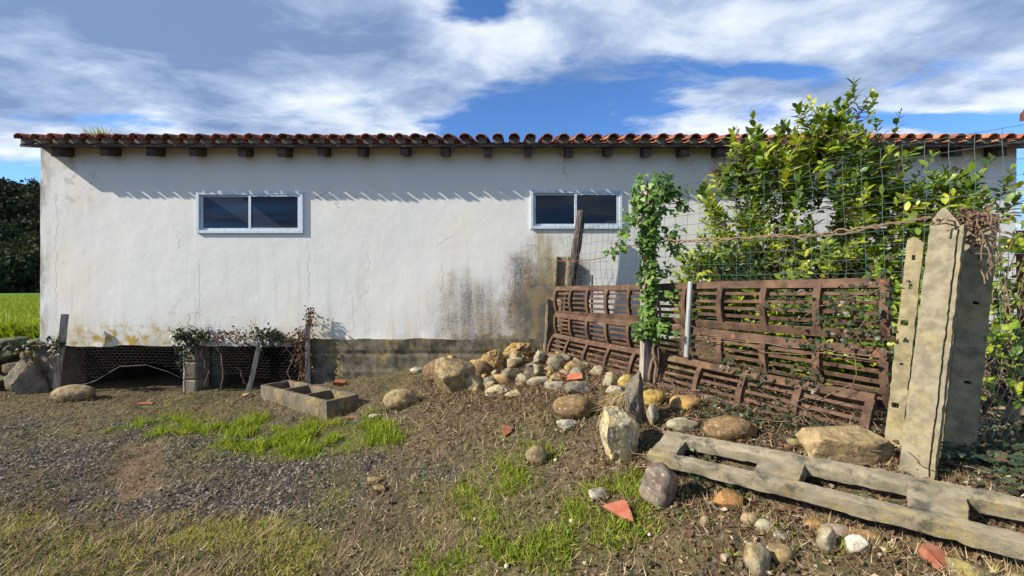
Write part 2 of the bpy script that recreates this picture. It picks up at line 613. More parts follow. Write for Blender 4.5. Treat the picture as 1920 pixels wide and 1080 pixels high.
# timber
def wood(name, c1, c2, along=(14, 14, 1.2), spec=.15):
    g, bs, _ = new_mat(name)
    P_ = objc(g)
    gr = g.noise(g.map(P_, along), 3.0, 6, .65, .4); f = g.noise(P_, 60, 3, .6)
    c = g.mix(g.sm(gr, .36, .64), c1, c2)
    c = g.mix(g.sm(f, .6, .75, 0, .35), c, tuple(t * .4 for t in c1))
    fin(g, bs, c, .92, g.bump(gr, .6, .006), spec)


wood('grey_wood', (.16, .135, .11), (.40, .355, .30))
wood('dark_wood', (.035, .028, .024), (.12, .10, .085))
wood('eave_wood', (.045, .034, .03), (.13, .10, .085), (2, 20, 20))

# rusted iron
g, bs, _ = new_mat('rust')
P_ = pos(g); n = g.noise(P_, 9, 7, .65); f = g.noise(P_, 90, 4, .7)
c = g.ramp(n, [(.3, (.036, .022, .015)), (.48, (.088, .051, .033)), (.62, (.130, .077, .048)), (.75, (.16, .103, .055))])
c = g.mix(g.sm(f, .55, .72, 0, .55), c, (.035, .020, .016))
c = g.mix(g.sm(g.noise(P_, 16, 6, .7), .57, .68, 0, .7), c, (.24, .105, .045))
c = g.mix(g.sm(g.noise(g.map(P_, (1, 1, 1), (5, 2, 1)), 6, 6, .7), .55, .68, 0, .6), c, (.045, .032, .028))
c = g.mix(g.sm(g.noise(P_, 3.3, 5, .7), .60, .70, 0, .5), c, (.16, .145, .055))
fin(g, bs, c, .88, g.bump(g.math('ADD', n, f), .5, .004), .25)

g, bs, _ = new_mat('galvanised')
P_ = objc(g); n = g.noise(P_, 30, 4, .6)
fin(g, bs, g.mix(n, (.25, .26, .26), (.42, .43, .43)), .55, None, .4, .4)

g, bs, _ = new_mat('aluminium_frame')
P_ = pos(g); n = g.noise(P_, 20, 4, .6)
fin(g, bs, g.mix(g.sm(g.noise(g.map(P_, (6, 6, 1)), 7, 5, .7), .5, .7, 0, .6), g.mix(g.sm(n, .4, .75), (.52, .62, .70), (.44, .50, .55)), (.24, .235, .21)), .5, None, .35)

g, bs, _ = new_mat('wire_green')
P_ = pos(g)
fin(g, bs, g.mix(g.noise(P_, 6, 3), (.07, .15, .11), (.20, .27, .22)), .5, None, .4)
g, bs, _ = new_mat('wire_steel')
P_ = pos(g)
fin(g, bs, g.mix(g.noise(P_, 8, 3), (.07, .065, .06), (.18, .17, .155)), .6, None, .4)
g, bs, _ = new_mat('wire_rust')
fin(g, bs, (.20, .085, .05), .85)

# window glass: thin pane over a dark room
g, bs, out = new_mat('glass')
bs.inputs['Base Color'].default_value = (.55, .60, .70, 1)
bs.inputs['Roughness'].default_value = .03
bs.inputs['IOR'].default_value = 1.5
tr = g.n('BsdfTransparent'); tr.inputs[0].default_value = (.35, .38, .46, 1)
gl = g.n('BsdfGlossy'); gl.inputs['Roughness'].default_value = .04; gl.inputs['Color'].default_value = (.62, .64, .68, 1)
fr = g.n('Fresnel'); fr.inputs['IOR'].default_value = 1.5
mx = g.n('MixShader')
g.put(mx.inputs[0], g.math('ADD', fr.outputs[0], .012)); g.nt.links.new(tr.outputs[0], mx.inputs[1]); g.nt.links.new(gl.outputs[0], mx.inputs[2])
g.nt.links.new(mx.outputs[0], out.inputs[0])

g, bs, _ = new_mat('room_paint')
P_ = pos(g)
fin(g, bs, g.mix(g.noise(P_, 3, 3), (.20, .21, .24), (.27, .28, .31)), .9)

# stone: object colour sets the hue, patches and lichen come on top
g, bs, _ = new_mat('stone')
oi = g.n('ObjectInfo'); O_ = objc(g)
off = g.n('VectorMath', operation='ADD'); g.put(off.inputs[0], O_); g.put(off.inputs[1], g.comb(g.math('MULTIPLY', oi.outputs['Random'], 31.0), 0.0, 0.0))
Q_ = off.outputs[0]
oc = oi.outputs['Color']
n = g.noise(Q_, 17, 7, .68); f = g.noise(Q_, 110, 5, .7); b = g.noise(Q_, 9, 6, .65)
c = g.mix(g.sm(n, .38, .58), g.mix(1.0, oc, (.52, .50, .48), 'MULTIPLY'), oc)
c = g.mix(g.sm(b, .52, .62, 0, .7), c, g.mix(1.0, oc, (1.30, 1.15, .78), 'MULTIPLY'))
c = g.mix(g.sm(g.noise(g.map(Q_, (1, 1, 1), (9, 3, 0)), 8, 6, .7), .55, .66, 0, .6), c, g.mix(1.0, oc, (.55, .56, .60), 'MULTIPLY'))
c = g.mix(g.sm(g.noise(g.map(Q_, (1, 1, 1), (2, 7, 4)), 13, 7, .72), .49, .62, 0, .6), c, (.105, .078, .050))
c = g.mix(g.sm(f, .55, .70, 0, .6), c, (.05, .043, .034))
c = g.mix(g.sm(g.noise(Q_, 48, 4, .6), .62, .68, 0, .6), c, (.55, .51, .40))
h = g.math('ADD', n, g.math('MULTIPLY', f, .45))
fin(g, bs, c, .93, g.bump(h, .75, .012), .15)

# earth: masks painted per vertex say which ground it is
g, bs, _ = new_mat('earth')
P_ = pos(g)
n1 = g.noise(P_, 3.5, 6, .6); n2 = g.noise(P_, 22, 6, .7); n3 = g.noise(P_, 90, 4, .7)
dirt = g.ramp(n2, [(.30, (.028, .021, .013)), (.46, (.080, .061, .036)), (.60, (.145, .112, .066)), (.75, (.28, .22, .14))])
dirt = g.mix(g.sm(n1, .45, .68, 0, .5), dirt, (.150, .098, .062))
cell = g.voronoi(P_, 46, 'F1', 'Color'); cd = g.voronoi(P_, 46)
grav = g.ramp(g.sep(cell)[0], [(.0, (.035, .031, .027)), (.5, (.095, .086, .074)), (.85, (.19, .172, .148)), (1., (.40, .37, .32))])
grav = g.mix(g.sm(cd, .35, .6), grav, (.035, .030, .026))
grn = g.ramp(n2, [(.3, (.035, .045, .010)), (.5, (.09, .10, .018)), (.7, (.18, .17, .04))])
mud = g.mix(n2, (.12, .078, .042), (.21, .145, .085))
lawn = g.ramp(n2, [(.3, (.05, .10, .010)), (.5, (.09, .165, .015)), (.7, (.14, .21, .025))])
c = g.mix(attr(g, 'gravel'), dirt, grav)
c = g.mix(attr(g, 'mud'), c, mud)
c = g.mix(g.sm(g.noise(P_, 1.3, 6, .65), .50, .66, 0, .65), c, (.050, .038, .026))
c = g.mix(attr(g, 'green'), c, grn)
c = g.mix(attr(g, 'lawn'), c, lawn)
c = g.mix(g.sm(n3, .60, .74, 0, .5), c, (.03, .023, .017))
c = g.mix(g.sm(n3, .38, .24, 0, .35), c, (.33, .27, .19))
h = g.math('ADD', n2, g.math('ADD', g.math('MULTIPLY', n3, .6), g.math('MULTIPLY', cd, -.3)))
fin(g, bs, c, .96, g.bump(h, .7, .02), .1)


# leaves and straw: 'tint' picks the colour
def leafmat(name, stops, trans=.30, rough=.45, spec=.4):
    g, bs, out = new_mat(name)
    t = attr(g, 'tint')
    c = g.ramp(t, stops)
    fin(g, bs, c, rough, None, spec)
    tl = g.n('BsdfTranslucent'); g.put(tl.inputs[0], g.mix(1.0, c, (1.25, 1.2, .6), 'MULTIPLY'))
    mx = g.n('MixShader'); mx.inputs[0].default_value = trans
    g.nt.links.new(bs.outputs[0], mx.inputs[1]); g.nt.links.new(tl.outputs[0], mx.inputs[2])
    g.nt.links.new(mx.outputs[0], out.inputs[0])


leafmat('grass', [(0, (.10, .155, .010)), (.5, (.21, .29, .018)), (.82, (.35, .39, .04)), (1, (.48, .40, .10))], .35, .6, .2)
leafmat('straw', [(0, (.10, .065, .035)), (.4, (.27, .19, .10)), (.75, (.45, .34, .18)), (1, (.66, .55, .36))], .15, .8, .1)
leafmat('citrus_leaf', [(0, (.045, .09, .012)), (.3, (.115, .19, .016)), (.6, (.235, .31, .022)), (.88, (.42, .44, .04)), (.93, (.52, .45, .045)), (.96, (.085, .045, .050)), (1, (.065, .035, .045))], .32, .42, .45)
leafmat('ivy_leaf', [(0, (.035, .085, .016)), (.5, (.085, .18, .026)), (.85, (.17, .28, .045)), (1, (.24, .31, .07))], .28, .48, .35)
leafmat('dark_ivy', [(0, (.018, .028, .014)), (.5, (.035, .055, .025)), (.8, (.06, .075, .035)), (1, (.10, .06, .035))], .12, .45, .35)
leafmat('dead_leaf', [(0, (.06, .036, .024)), (.4, (.12, .068, .042)), (.75, (.21, .125, .068)), (.9, (.32, .20, .11)), (1, (.46, .34, .22))], .2, .8, .15)
leafmat('wood_crown', [(0, (.014, .022, .012)), (.5, (.030, .042, .020)), (1, (.065, .075, .035))], .1, .8, .1)

g, bs, _ = new_mat('bark')
P_ = objc(g); n = g.noise(g.map(P_, (6, 6, 2)), 6, 5, .65)
fin(g, bs, g.mix(n, (.07, .05, .035), (.24, .19, .14)), .95, g.bump(n, .6, .006), .1)
g, bs, _ = new_mat('dry_vine')
P_ = pos(g); n = g.noise(P_, 25, 4, .6)
fin(g, bs, g.mix(n, (.08, .05, .035), (.28, .20, .14)), .95, None, .1)
g, bs, _ = new_mat('hill_ground')
P_ = pos(g)
fin(g, bs, g.mix(g.noise(P_, .2, 5), (.015, .022, .010), (.04, .05, .02)), .95, None, .1)
g, bs, _ = new_mat('red_paint')
P_ = pos(g)
fin(g, bs, g.mix(g.noise(P_, 6, 5, .6), (.10, .02, .02), (.18, .035, .03)), .7)
g, bs, _ = new_mat('house_paint')
P_ = pos(g)
fin(g, bs, g.mix(g.noise(P_, 2, 4), (.5, .46, .38), (.6, .56, .48)), .9)
g, bs, _ = new_mat('moss')
P_ = pos(g); n = g.noise(P_, 40, 5, .7)
fin(g, bs, g.mix(n, (.05, .07, .015), (.22, .20, .05)), .95, g.bump(n, .6, .01), .1)

# ---------------------------------------------------------------- ground sheet
def axis(lo, hi, step, far_lo, far_hi, growth=1.35):
    c = list(np.arange(lo, hi + 1e-6, step))
    s = step; x = hi
    while x < far_hi:
        s *= growth; x += s; c.append(x)
    s = step; x = lo
    while x > far_lo:
        s *= growth; x -= s; c.insert(0, x)
    return np.array(c)


gx = axis(-6.9, 3.3, .026, -600, 600)
gy = axis(1.1, 6.0, .026, -500, 900)
GX, GY = np.meshgrid(gx, gy, indexing='ij')
gX, gY = GX.ravel(), GY.ravel()


def blob(X, Y, c, r, wob=.35, seed=5, lo=.62, hi=1.08):
    d = np.sqrt(((X - c[0]) / r[0]) ** 2 + ((Y - c[1]) / r[1]) ** 2)
    q = np.stack([X, Y, np.zeros_like(X)], 1)
    return 1 - ss(d + wob * fbm(q, 2.6, 4, .55, seed), lo, hi)


def m_gravel(X, Y):
    m = np.maximum(blob(X, Y, (-3.6, 3.35), (2.6, .95)), blob(X, Y, (-1.75, 2.75), (1.1, .50), .4, 9))
    q = np.stack([X, Y, np.zeros_like(X)], 1)
    return np.clip(m * (.88 + .55 * fbm(q, 3.0, 4, .6, 19)), 0, 1)


def m_mud(X, Y):
    a = np.array([-3.42, 3.7]); b = np.array([-2.5, 2.65]); d = (b - a) / np.linalg.norm(b - a)
    al = (X - a[0]) * d[0] + (Y - a[1]) * d[1]; pe = np.abs((X - a[0]) * -d[1] + (Y - a[1]) * d[0])
    q = np.stack([X, Y, np.zeros_like(X)], 1)
    return .8 * (1 - ss(pe + .07 * fbm(q, 6, 4, .6, 21), .06, .16)) * ss(al, 0, .1) * (1 - ss(al, 1.25, 1.4))


def m_grass(X, Y):
    m = blob(X, Y, (-2.72, 3.98), (1.05, .40), .6, 31, .25, 1.15)
    m = np.maximum(m, blob(X, Y, (-2.05, 3.45), (.50, .42), .6, 32, .25, 1.15))
    m = np.maximum(m, blob(X, Y, (-1.40, 3.50), (.42, .40), .6, 33, .25, 1.15))
    m = np.maximum(m, .45 * blob(X, Y, (-.15, 2.42), (.45, .33), .6, 34))
    m = np.maximum(m, .55 * blob(X, Y, (.22, 1.95), (.62, .36), .6, 35))
    m = np.maximum(m, .45 * blob(X, Y, (-.15, 1.72), (.7, .3), .6, 36))
    return m


def m_moss(X, Y):
    return .9 * blob(X, Y, (-2.3, 2.12), (1.6, .42), .6, 41)


def m_lawn(X, Y):
    return np.clip(np.maximum(ss(-X, 6.5, 6.6) * ss(Y, 5.48, 5.6), ss(Y, 12, 13)), 0, 1)


def on_ground(X, Y):
    """the finished surface incl. its unevenness"""
    X = np.asarray(X, float); Y = np.asarray(Y, float)
    q = np.stack([X, Y, np.zeros_like(X)], 1)
    amp = np.clip(1.6 - np.hypot(X, Y - 3) / 9, 0, 1)
    z = ground_z(X, Y)
    z = z + amp * (.016 * fbm(q, 2.2, 3, .5, 51) + .009 * fbm(q, 9, 3, .55, 52))
    z = z - .012 * m_mud(X, Y) * amp
    return z


q3 = np.stack([gX, gY, np.zeros_like(gX)], 1)
near = np.clip(1.5 - np.hypot(gX, gY - 3) / 8, 0, 1)
gZ = on_ground(gX, gY) + near * .006 * fbm(q3, 26, 3, .6, 53)
ny_ = len(gy)
ii, jj = np.meshgrid(np.arange(len(gx) - 1), np.arange(ny_ - 1), indexing='ij')
a_ = (ii * ny_ + jj).ravel()
gf = np.stack([a_, a_ + ny_, a_ + ny_ + 1, a_ + 1], 1)
green = np.clip(.75 * m_grass(gX, gY) + .7 * m_moss(gX, gY) + .25 * ss(fbm(q3, 1.5, 4, .6, 60), .0, .8), 0, 1)
me = fastmesh('ground', np.stack([gX, gY, gZ], 1), gf, M['earth'], True,
              dict(gravel=m_gravel(gX, gY), mud=m_mud(gX, gY), green=green, lawn=m_lawn(gX, gY)))
tag(link('ground', me), kind='structure')

# ---------------------------------------------------------------- barn
BX0, BX1 = -6.507, 6.95
barn = empty('barn', (0.2, 8.4, .6), 'long low whitewashed barn with a red clay tile roof', 'barn')
WIN = [(-4.33, -2.874, 2.257, 2.816), (.257, 1.507, 2.316, 2.838)]
VOID = (-6.18, -2.86, .70)        # crawl space opening: x0, x1, lintel height


def lin(a, b, step): return list(np.linspace(a, b, max(2, int(round((b - a) / step)) + 1)))


xsb = sorted(set([BX0, BX1, VOID[0], VOID[1]] + [w_[0] for w_ in WIN] + [w_[1] for w_ in WIN]))
xs = []
for a, b in zip(xsb[:-1], xsb[1:]): xs += lin(a, b, .045)[:-1]
xs.append(BX1)
zsb = sorted(set([.70, .79, 3.44] + [w_[2] for w_ in WIN] + [w_[3] for w_ in WIN]))
zs = []
for a, b in zip(zsb[:-1], zsb[1:]): zs += lin(a, b, .045)[:-1]
zs.append(3.44)
xs = np.array(xs); zs = np.array(zs)
VX, VZ = np.meshgrid(xs, zs, indexing='ij')
vx, vz = VX.ravel(), VZ.ravel()
qq = np.stack([vx, vz, np.zeros_like(vx)], 1)
vy = WALL_Y + .008 * fbm(qq, .9, 2, .5, 71) + .0014 * fbm(qq, 5.0, 3, .5, 72)
for w_ in WIN:      # keep the surface flat round the windows
    dd = np.maximum(np.maximum(w_[0] - vx, vx - w_[1]), np.maximum(w_[2] - vz, vz - w_[3]))
    k = 1 - ss(dd, .03, .25)
    vy = vy * (1 - k) + (WALL_Y) * k
vy += .02 * ss(vz, .95, .72) * fbm(qq, 6, 3, .6, 73) * .5
i, j = np.meshgrid(np.arange(len(xs) - 1), np.arange(len(zs) - 1), indexing='ij')
i, j = i.ravel(), j.ravel()
cx_, cz_ = (xs[i] + xs[i + 1]) / 2, (zs[j] + zs[j + 1]) / 2
keep = np.ones(len(i), bool)
for w_ in WIN:
    keep &= ~((cx_ > w_[0]) & (cx_ < w_[1]) & (cz_ > w_[2]) & (cz_ < w_[3]))
keep &= ~((cz_ < .79) & (cx_ > VOID[1]))
i, j = i[keep], j[keep]; nz_ = len(zs)
wf = np.stack([i * nz_ + j, (i + 1) * nz_ + j, (i + 1) * nz_ + j + 1, i * nz_ + j + 1], 1)
vzz = vz + np.where(vz < .71, .022 * fbm(qq, 2.5, 3, .5, 75), 0)
off = np.array(barn.location)
me = fastmesh('front_wall', np.stack([vx, vy, vzz], 1) - off, wf, M['whitewash'], True)
link('front_wall', me, barn)

# lintel soffit, side, back walls, inner floor
m = MB()
m.boxmm((BX0 + .002, WALL_Y + .03, .72), (BX0 + .22, 11.4, 3.46))
m.build('side_wall', M['whitewash'], barn)
MB().boxmm((BX1 - .22, WALL_Y + .03, .3), (BX1 - .002, 11.4, 3.46)).build('side_wall', M['whitewash'], barn)
MB().boxmm((BX0 + .23, 11.18, .3), (BX1 - .23, 11.39, 3.46)).build('back_wall', M['room_paint'], barn)
MB().boxmm((BX0 + .23, WALL_Y + .035, .73), (BX1 - .23, 11.17, .86)).build('floor_slab', M['block_concrete'], barn)
MB().boxmm((BX0 + .23, WALL_Y + 2.4, .88), (BX1 - .23, WALL_Y + 2.5, 3.9)).build('inner_wall', M['room_paint'], barn)
# crawl space: its dimness is put into the walls as a darker concrete colour
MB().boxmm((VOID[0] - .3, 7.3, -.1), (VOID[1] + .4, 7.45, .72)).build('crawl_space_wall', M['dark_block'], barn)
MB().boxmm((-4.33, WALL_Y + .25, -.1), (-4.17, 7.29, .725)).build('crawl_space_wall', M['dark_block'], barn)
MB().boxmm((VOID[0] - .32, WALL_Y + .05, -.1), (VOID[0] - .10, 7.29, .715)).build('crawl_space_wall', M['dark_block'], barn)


def rough_box(a, b, step, amp, freq, seed, sm_it=1):
    n_ = [max(1, int(round((b[k] - a[k]) / step))) for k in range(3)]
    ax_ = [np.linspace(a[k], b[k], n_[k] + 1) for k in range(3)]
    v, f = grid_solid(*ax_, np.ones(n_, bool))
    v = smooth_verts(v, f, sm_it, .5)
    d = np.stack([fbm(v, freq, 4, .55, seed + 10 * k) for k in range(3)], 1)
    return v + amp * d, f


def rough_part(name, a, b, step, amp, freq, seed, mat, parent=None, sm_it=1):
    v, f = rough_box(a, b, step, amp, freq, seed, sm_it)
    off = np.array(world_loc(parent)) if parent is not None else 0
    return link(name, fastmesh(name, v - off, f, mat, True), parent)


# concrete block pillar of the crawl space: three blocks
pil = MB().boxmm((-4.49, WALL_Y + .02, -.1), (-4.36, WALL_Y + .2, .70)).build('pillar', M['mortar'], barn)
for k, (z0, z1) in enumerate(((.0, .235), (.245, .475), (.485, .705))):
    rough_part('block', (-4.515, WALL_Y - .02, z0), (-4.335, WALL_Y + .23, z1), .03, .004, 12, 90 + k, M['block_concrete'], pil, 0)
# plinth under the right part of the wall
n_x = int((BX1 - VOID[1]) / .05)
v, f = grid_solid(np.linspace(VOID[1], BX1 - .01, n_x + 1), [WALL_Y - .035, WALL_Y + .05, WALL_Y + .25], np.linspace(-.1, .80, 19), np.ones((n_x, 2, 18), bool))
frontm = v[:, 1] < WALL_Y - .02
v[:, 1] += np.where(frontm, .014 * fbm(v * [1, 0, 1], 3.5, 5, .6, 81) + .005 * fbm(v * [1, 0, 1], 13, 3, .6, 83) + .012 * (np.abs(v[:, 2] - .60) < .02), 0)
topm = v[:, 2] > .79
v[:, 2] += np.where(topm, .012 * fbm(v * [1, 0, 0], 4, 4, .6, 82), 0)
v[:, 1] -= np.where(frontm, .02 * ss(v[:, 2], .42, .36), 0)
link('plinth', fastmesh('plinth', v - off, f, M['plinth_concrete'], False), barn)
# broken corner footing under the left end
rough_part('corner_footing', (BX0 - .04, WALL_Y - .06, -.1), (VOID[0] + .02, WALL_Y + .3, .70), .035, .028, 5, 95, M['rubble_concrete'], barn, 3)

# windows
for (x0, x1, z0, z1), xm in zip(WIN, (-3.602, .875)):
    fw = .035; y0, y1 = WALL_Y - .028, WALL_Y + .07
    fm = MB()
    fm.boxmm((x0 - .006, y0, z0 - .006), (x0 + fw, y1, z1 + .006)).boxmm((x1 - fw, y0, z0 - .006), (x1 + .006, y1, z1 + .006))
    fm.boxmm((x0 + fw, y0 + .001, z1 - fw), (x1 - fw, y1 - .001, z1 + .006)).boxmm((x0 + fw, y0 + .001, z0 - .006), (x1 - fw, y1 - .001, z0 + fw))
    win = fm.build('window', M['aluminium_frame'], barn, bevel=.003)
    for a, b, yy in ((x0 + fw, xm + .018, WALL_Y + .012), (xm - .018, x1 - fw, WALL_Y - .012)):
        s = .034
        sm_ = MB()
        sm_.boxmm((a + .001, yy - .009, z0 + fw), (a + s, yy + .009, z1 - fw)).boxmm((b - s, yy - .009, z0 + fw), (b - .001, yy + .009, z1 - fw))
        sm_.boxmm((a + s, yy - .008, z0 + fw), (b - s, yy + .008, z0 + fw + s)).boxmm((a + s, yy - .008, z1 - fw - s * .7), (b - s, yy + .008, z1 - fw))
        sm_.build('sash', M['aluminium_frame'], win)
        MB().boxmm((a + s, yy - .002, z0 + fw + s), (b - s, yy + .002, z1 - fw - s * .7)).build('pane', M['glass'], win)

# roof: deck, rafters, tiles
SLOPE = math.tan(R(16)); EY = 5.205; EZ = 3.362
RX0, RX1 = -6.49, 7.15
m = MB()
ry = 8.42
def deckz(y): return EZ + (y - EY) * SLOPE
v = []
for x in (RX0, RX1):
    v += [(x, EY, EZ), (x, EY, EZ + .04), (x, ry, deckz(ry)), (x, ry, deckz(ry) + .04), (x, 2 * ry - EY, EZ), (x, 2 * ry - EY, EZ + .04)]
m.add(v, [(0, 6, 7, 1), (1, 7, 9, 3), (0, 2, 8, 6), (3, 9, 11, 5), (2, 4, 10, 8), (4, 5, 11, 10), (0, 1, 3, 2), (2, 3, 5, 4), (6, 8, 9, 7), (8, 10, 11, 9)])
roof = m.build('roof', M['eave_wood'], barn)
for px in (107, 197, 283, 362, 453, 529, 603, 677, 759, 834, 914, 990, 1068, 1141, 1214, 1284, 1352, 1425, 1500, 1575, 1650, 1735, 1795, 1880):
    xr = (px - 960) / 740 * 5.27
    xr = max(xr, BX0 + .1)
    w2 = random.uniform(.045, .056)
    b = MB(); ya, yb = 5.255 + random.uniform(-.01, .015), WALL_Y + .6
    h = random.uniform(.115, .13); t = random.uniform(-.008, .008)
    vv = []
    for y in (ya, yb):
        for x in (xr - w2, xr + w2):
            vv += [(x + t, y, deckz(y) - h), (x, y, deckz(y) - .002)]
    b.add(vv, [(0, 2, 3, 1), (4, 5, 7, 6), (0, 1, 5, 4), (2, 6, 7, 3), (0, 4, 6, 2), (1, 3, 7, 5)])
    b.build('rafter', M['eave_wood'], roof)


def tile_mesh(name, r0, r1, h0, h1, L, up, n=12, th=.012, wob=0):
    """half-round clay tile along +Y, front end at y=0; up=1 cover, up=-1 channel"""
    v, f = [], []
    ny = 5
    for s_, tt in ((0, 0.0), (1, th)):
        for jy in range(ny):
            k = jy / (ny - 1); r = r0 + (r1 - r0) * k - tt; hh = h0 + (h1 - h0) * k - tt
            for q in range(n + 1):
                a = math.pi * q / n
                w1 = 1 + wob * math.sin(3 * a + 5 * k) * .02
                v.append((-math.cos(a) * r * w1, k * L + (.004 * math.sin(7 * a + wob) if jy == 0 else 0), up * math.sin(a) * hh * w1))
    W = n + 1; S = ny * W
    for jy in range(ny - 1):
        for q in range(n):
            a = jy * W + q
            f.append((a, a + 1, a + W + 1, a + W)); f.append((S + a, S + a + W, S + a + W + 1, S + a + 1))
    for q in range(n):
        f.append((q, S + q, S + q + 1, q + 1)); b = (ny - 1) * W + q; f.append((b, b + 1, S + b + 1, S + b))
    for jy in range(ny - 1):
        a = jy * W; f.append((a, a + W, S + a + W, S + a)); b = jy * W + n; f.append((b, S + b, S + b + W, b + W))
    me = bpy.data.meshes.new(name)
    me.from_pydata(v, [], f); me.materials.append(M['roof_tile'])
    me.polygons.foreach_set('use_smooth', [True] * len(me.polygons))
    return me


covers = [tile_mesh('roof_tile', .075, .064, .064, .054, .43, 1, wob=k) for k in range(3)]
chans = [tile_mesh('roof_tile', .080, .088, .052, .060, .43, -1, wob=k) for k in range(3)]
PITCH = .2145
ntile = int((RX1 - RX0) / PITCH)
tilt = math.atan(SLOPE)
MORT = None
rest_v, rest_f = [], []
rl = np.array(world_loc(roof))


def tile_col(x):
    k = min(max((x + 6.5) / 13, 0), 1)
    hue = [(.24, .085, .062), (.29, .10, .07), (.17, .075, .058), (.35, .125, .075)]
    org = [(.40, .135, .06), (.46, .165, .075), (.33, .11, .055), (.50, .20, .10)]
    c = Vector(random.choice(hue)).lerp(Vector(random.choice(org)), max(0, k * 1.35 - .35 + random.uniform(-.12, .12)))
    return (*c, 1)


for row in range(9):
    for k in range(ntile + 1):
        x = RX0 + .085 + k * PITCH
        for kind in (0, 1):
            if kind == 1 and k == ntile: continue
            xx = x + (PITCH / 2 if kind else 0) + random.uniform(-.006, .006)
            yy = EY - (.085 if kind == 0 else -.012) + row * .33 + random.uniform(-.012, .012)
            zz = deckz(yy) + .04 + (.064 if kind == 0 else .060) + .006 * row * 0 + (.012 if row else 0) + random.uniform(-.004, .004)
            rot = (tilt, random.uniform(-.04, .04), random.uniform(-.03, .03))
            if row < 2:
                src = random.choice(covers if kind == 0 else chans)
                o = link('roof_tile', src, roof, (xx - rl[0], yy - rl[1], zz - rl[2]), rot)
                o.color = tile_col(x)
            else:
                src = (covers if kind == 0 else chans)[0]
                mt = Matrix.Translation((xx - rl[0], yy - rl[1], zz - rl[2])) @ Euler(rot).to_matrix().to_4x4()
                if not hasattr(src, '_np'): pass
                vv = [mt @ p.co for p in src.vertices]
                b = len(rest_v)
                rest_v += [tuple(p) for p in vv]; rest_f += [tuple(q + b for q in p.vertices) for p in src.polygons]
        if row == 0:
            # mortar plug under each cover
            arc = [(x + .062 * math.cos(math.pi * q / 8), EY - .012, EZ + .088 + .046 * math.sin(math.pi * q / 8)) for q in range(9)]
            bk = [(p[0], p[1] + .06, p[2] + .015) for p in arc]
            lo = [(x + .062, EY - .012, EZ + .041), (x - .062, EY - .012, EZ + .041)]
            pts_ = lo + arc[::-1]
            if MORT is None:
                x0m = x; nb = len(pts_)
                MORT = bpy.data.meshes.new('mortar_plug')
                MORT.from_pydata([(p[0] - x, p[1], p[2]) for p in pts_] + [(p[0] - x, p[1] + .05, p[2]) for p in pts_], [], [tuple(range(nb)), tuple(range(2 * nb - 1, nb - 1, -1))] + [(q, (q + 1) % nb, (q + 1) % nb + nb, q + nb) for q in range(nb)])
                MORT.materials.append(M['mortar'])
            link('mortar_plug', MORT, roof, (x - rl[0], -rl[1] + random.uniform(-.008, .008), -rl[2]))
me = bpy.data.meshes.new('upper_roof_tiles'); me.from_pydata(rest_v, [], rest_f); me.materials.append(M['roof_tile'])
me.polygons.foreach_set('use_smooth', [True] * len(me.polygons))
o = link('upper_roof_tiles', me, roof); o.color = (.26, .09, .055, 1); o['kind'] = 'stuff'

# ---------------------------------------------------------------- retaining wall of the terrace
rw = empty('retaining_wall', (-7.6, 5.45, gz(-7.4, 5.3)), 'old dry stone retaining wall below the green terrace', 'wall')
rough_part('wall_core', (-9.6, 5.50, 0), (-6.6, 5.75, .74), .05, .02, 4, 111, M['dark_block'], rw, 1)
STONE_COL = dict(ochregrey=(.44, .36, .22), brown=(.27, .185, .115), ochre=(.58, .40, .18), pale=(.47, .43, .35), grey=(.30, .28, .245), yellow=(.62, .45, .15),
                 greybrown=(.28, .235, .175), cream=(.64, .56, .38), roundbrown=(.36, .245, .135), creamgrey=(.44, .40, .29), white=(.62, .60, .54), tan=(.43, .34, .215),
                 whiteochre=(.62, .55, .39), ochrebrown=(.45, .295, .13), palegreen=(.46, .44, .31), lichen=(.50, .385, .22), olive=(.30, .265, .13), greypurple=(.31, .27, .245),
                 rust=(.44, .24, .10), pinkgrey=(.40, .32, .27), claytan=(.40, .29, .17), darkgrey=(.20, .185, .165))


STONE_COL = {k: (v[0] * .74, v[1] * .705, v[2] * .63) for k, v in STONE_COL.items()}


def stone_mesh(name, w, d, h, style, seed, sub=4):
    v, f = ICO[sub]
    r_ = np.random.default_rng(seed)
    v = v.copy()
    if style == 'rock':
        v *= (1 + .12 * fbm(v, 1.3, 2, .5, seed))[:, None]
        for k in range(15):
            nrm = r_.normal(size=3); nrm /= np.linalg.norm(nrm)
            dd = r_.uniform(.55, .84); t = v @ nrm
            v = v - np.clip(t - dd, 0, None)[:, None] * nrm * .96
        v *= (1 + .022 * fbm(v, 5, 4, .65, seed + 3) + .012 * fbm(v, 17, 2, .6, seed + 4))[:, None]
    elif style == 'craggy':
        rid = 1 - np.abs(fbm(v, 1.7, 4, .55, seed)) * 1.3
        v *= (.84 + .20 * rid)[:, None]
        for k in range(13):
            nrm = r_.normal(size=3); nrm /= np.linalg.norm(nrm)
            dd = r_.uniform(.52, .82); t = v @ nrm
            v = v - np.clip(t - dd, 0, None)[:, None] * nrm * .9
        v *= (1 + .05 * (1 - np.abs(fbm(v, 4.5, 4, .6, seed + 8)) * 2) + .018 * fbm(v, 15, 3, .6, seed + 5))[:, None]
    else:
        for k in range(3):
            nrm = r_.normal(size=3); nrm /= np.linalg.norm(nrm)
            dd = r_.uniform(.78, .92); t = v @ nrm
            v = v - np.clip(t - dd, 0, None)[:, None] * nrm * .6
        v *= (1 + .09 * fbm(v, 1.1, 2, .5, seed) + .018 * fbm(v, 6, 4, .65, seed + 7))[:, None]
    lo, hi = v.min(0), v.max(0)
    v = (v - (lo + hi) / 2) / (hi - lo) * np.array([w, d, h])
    return fastmesh(name, v, f, M['stone'], True)


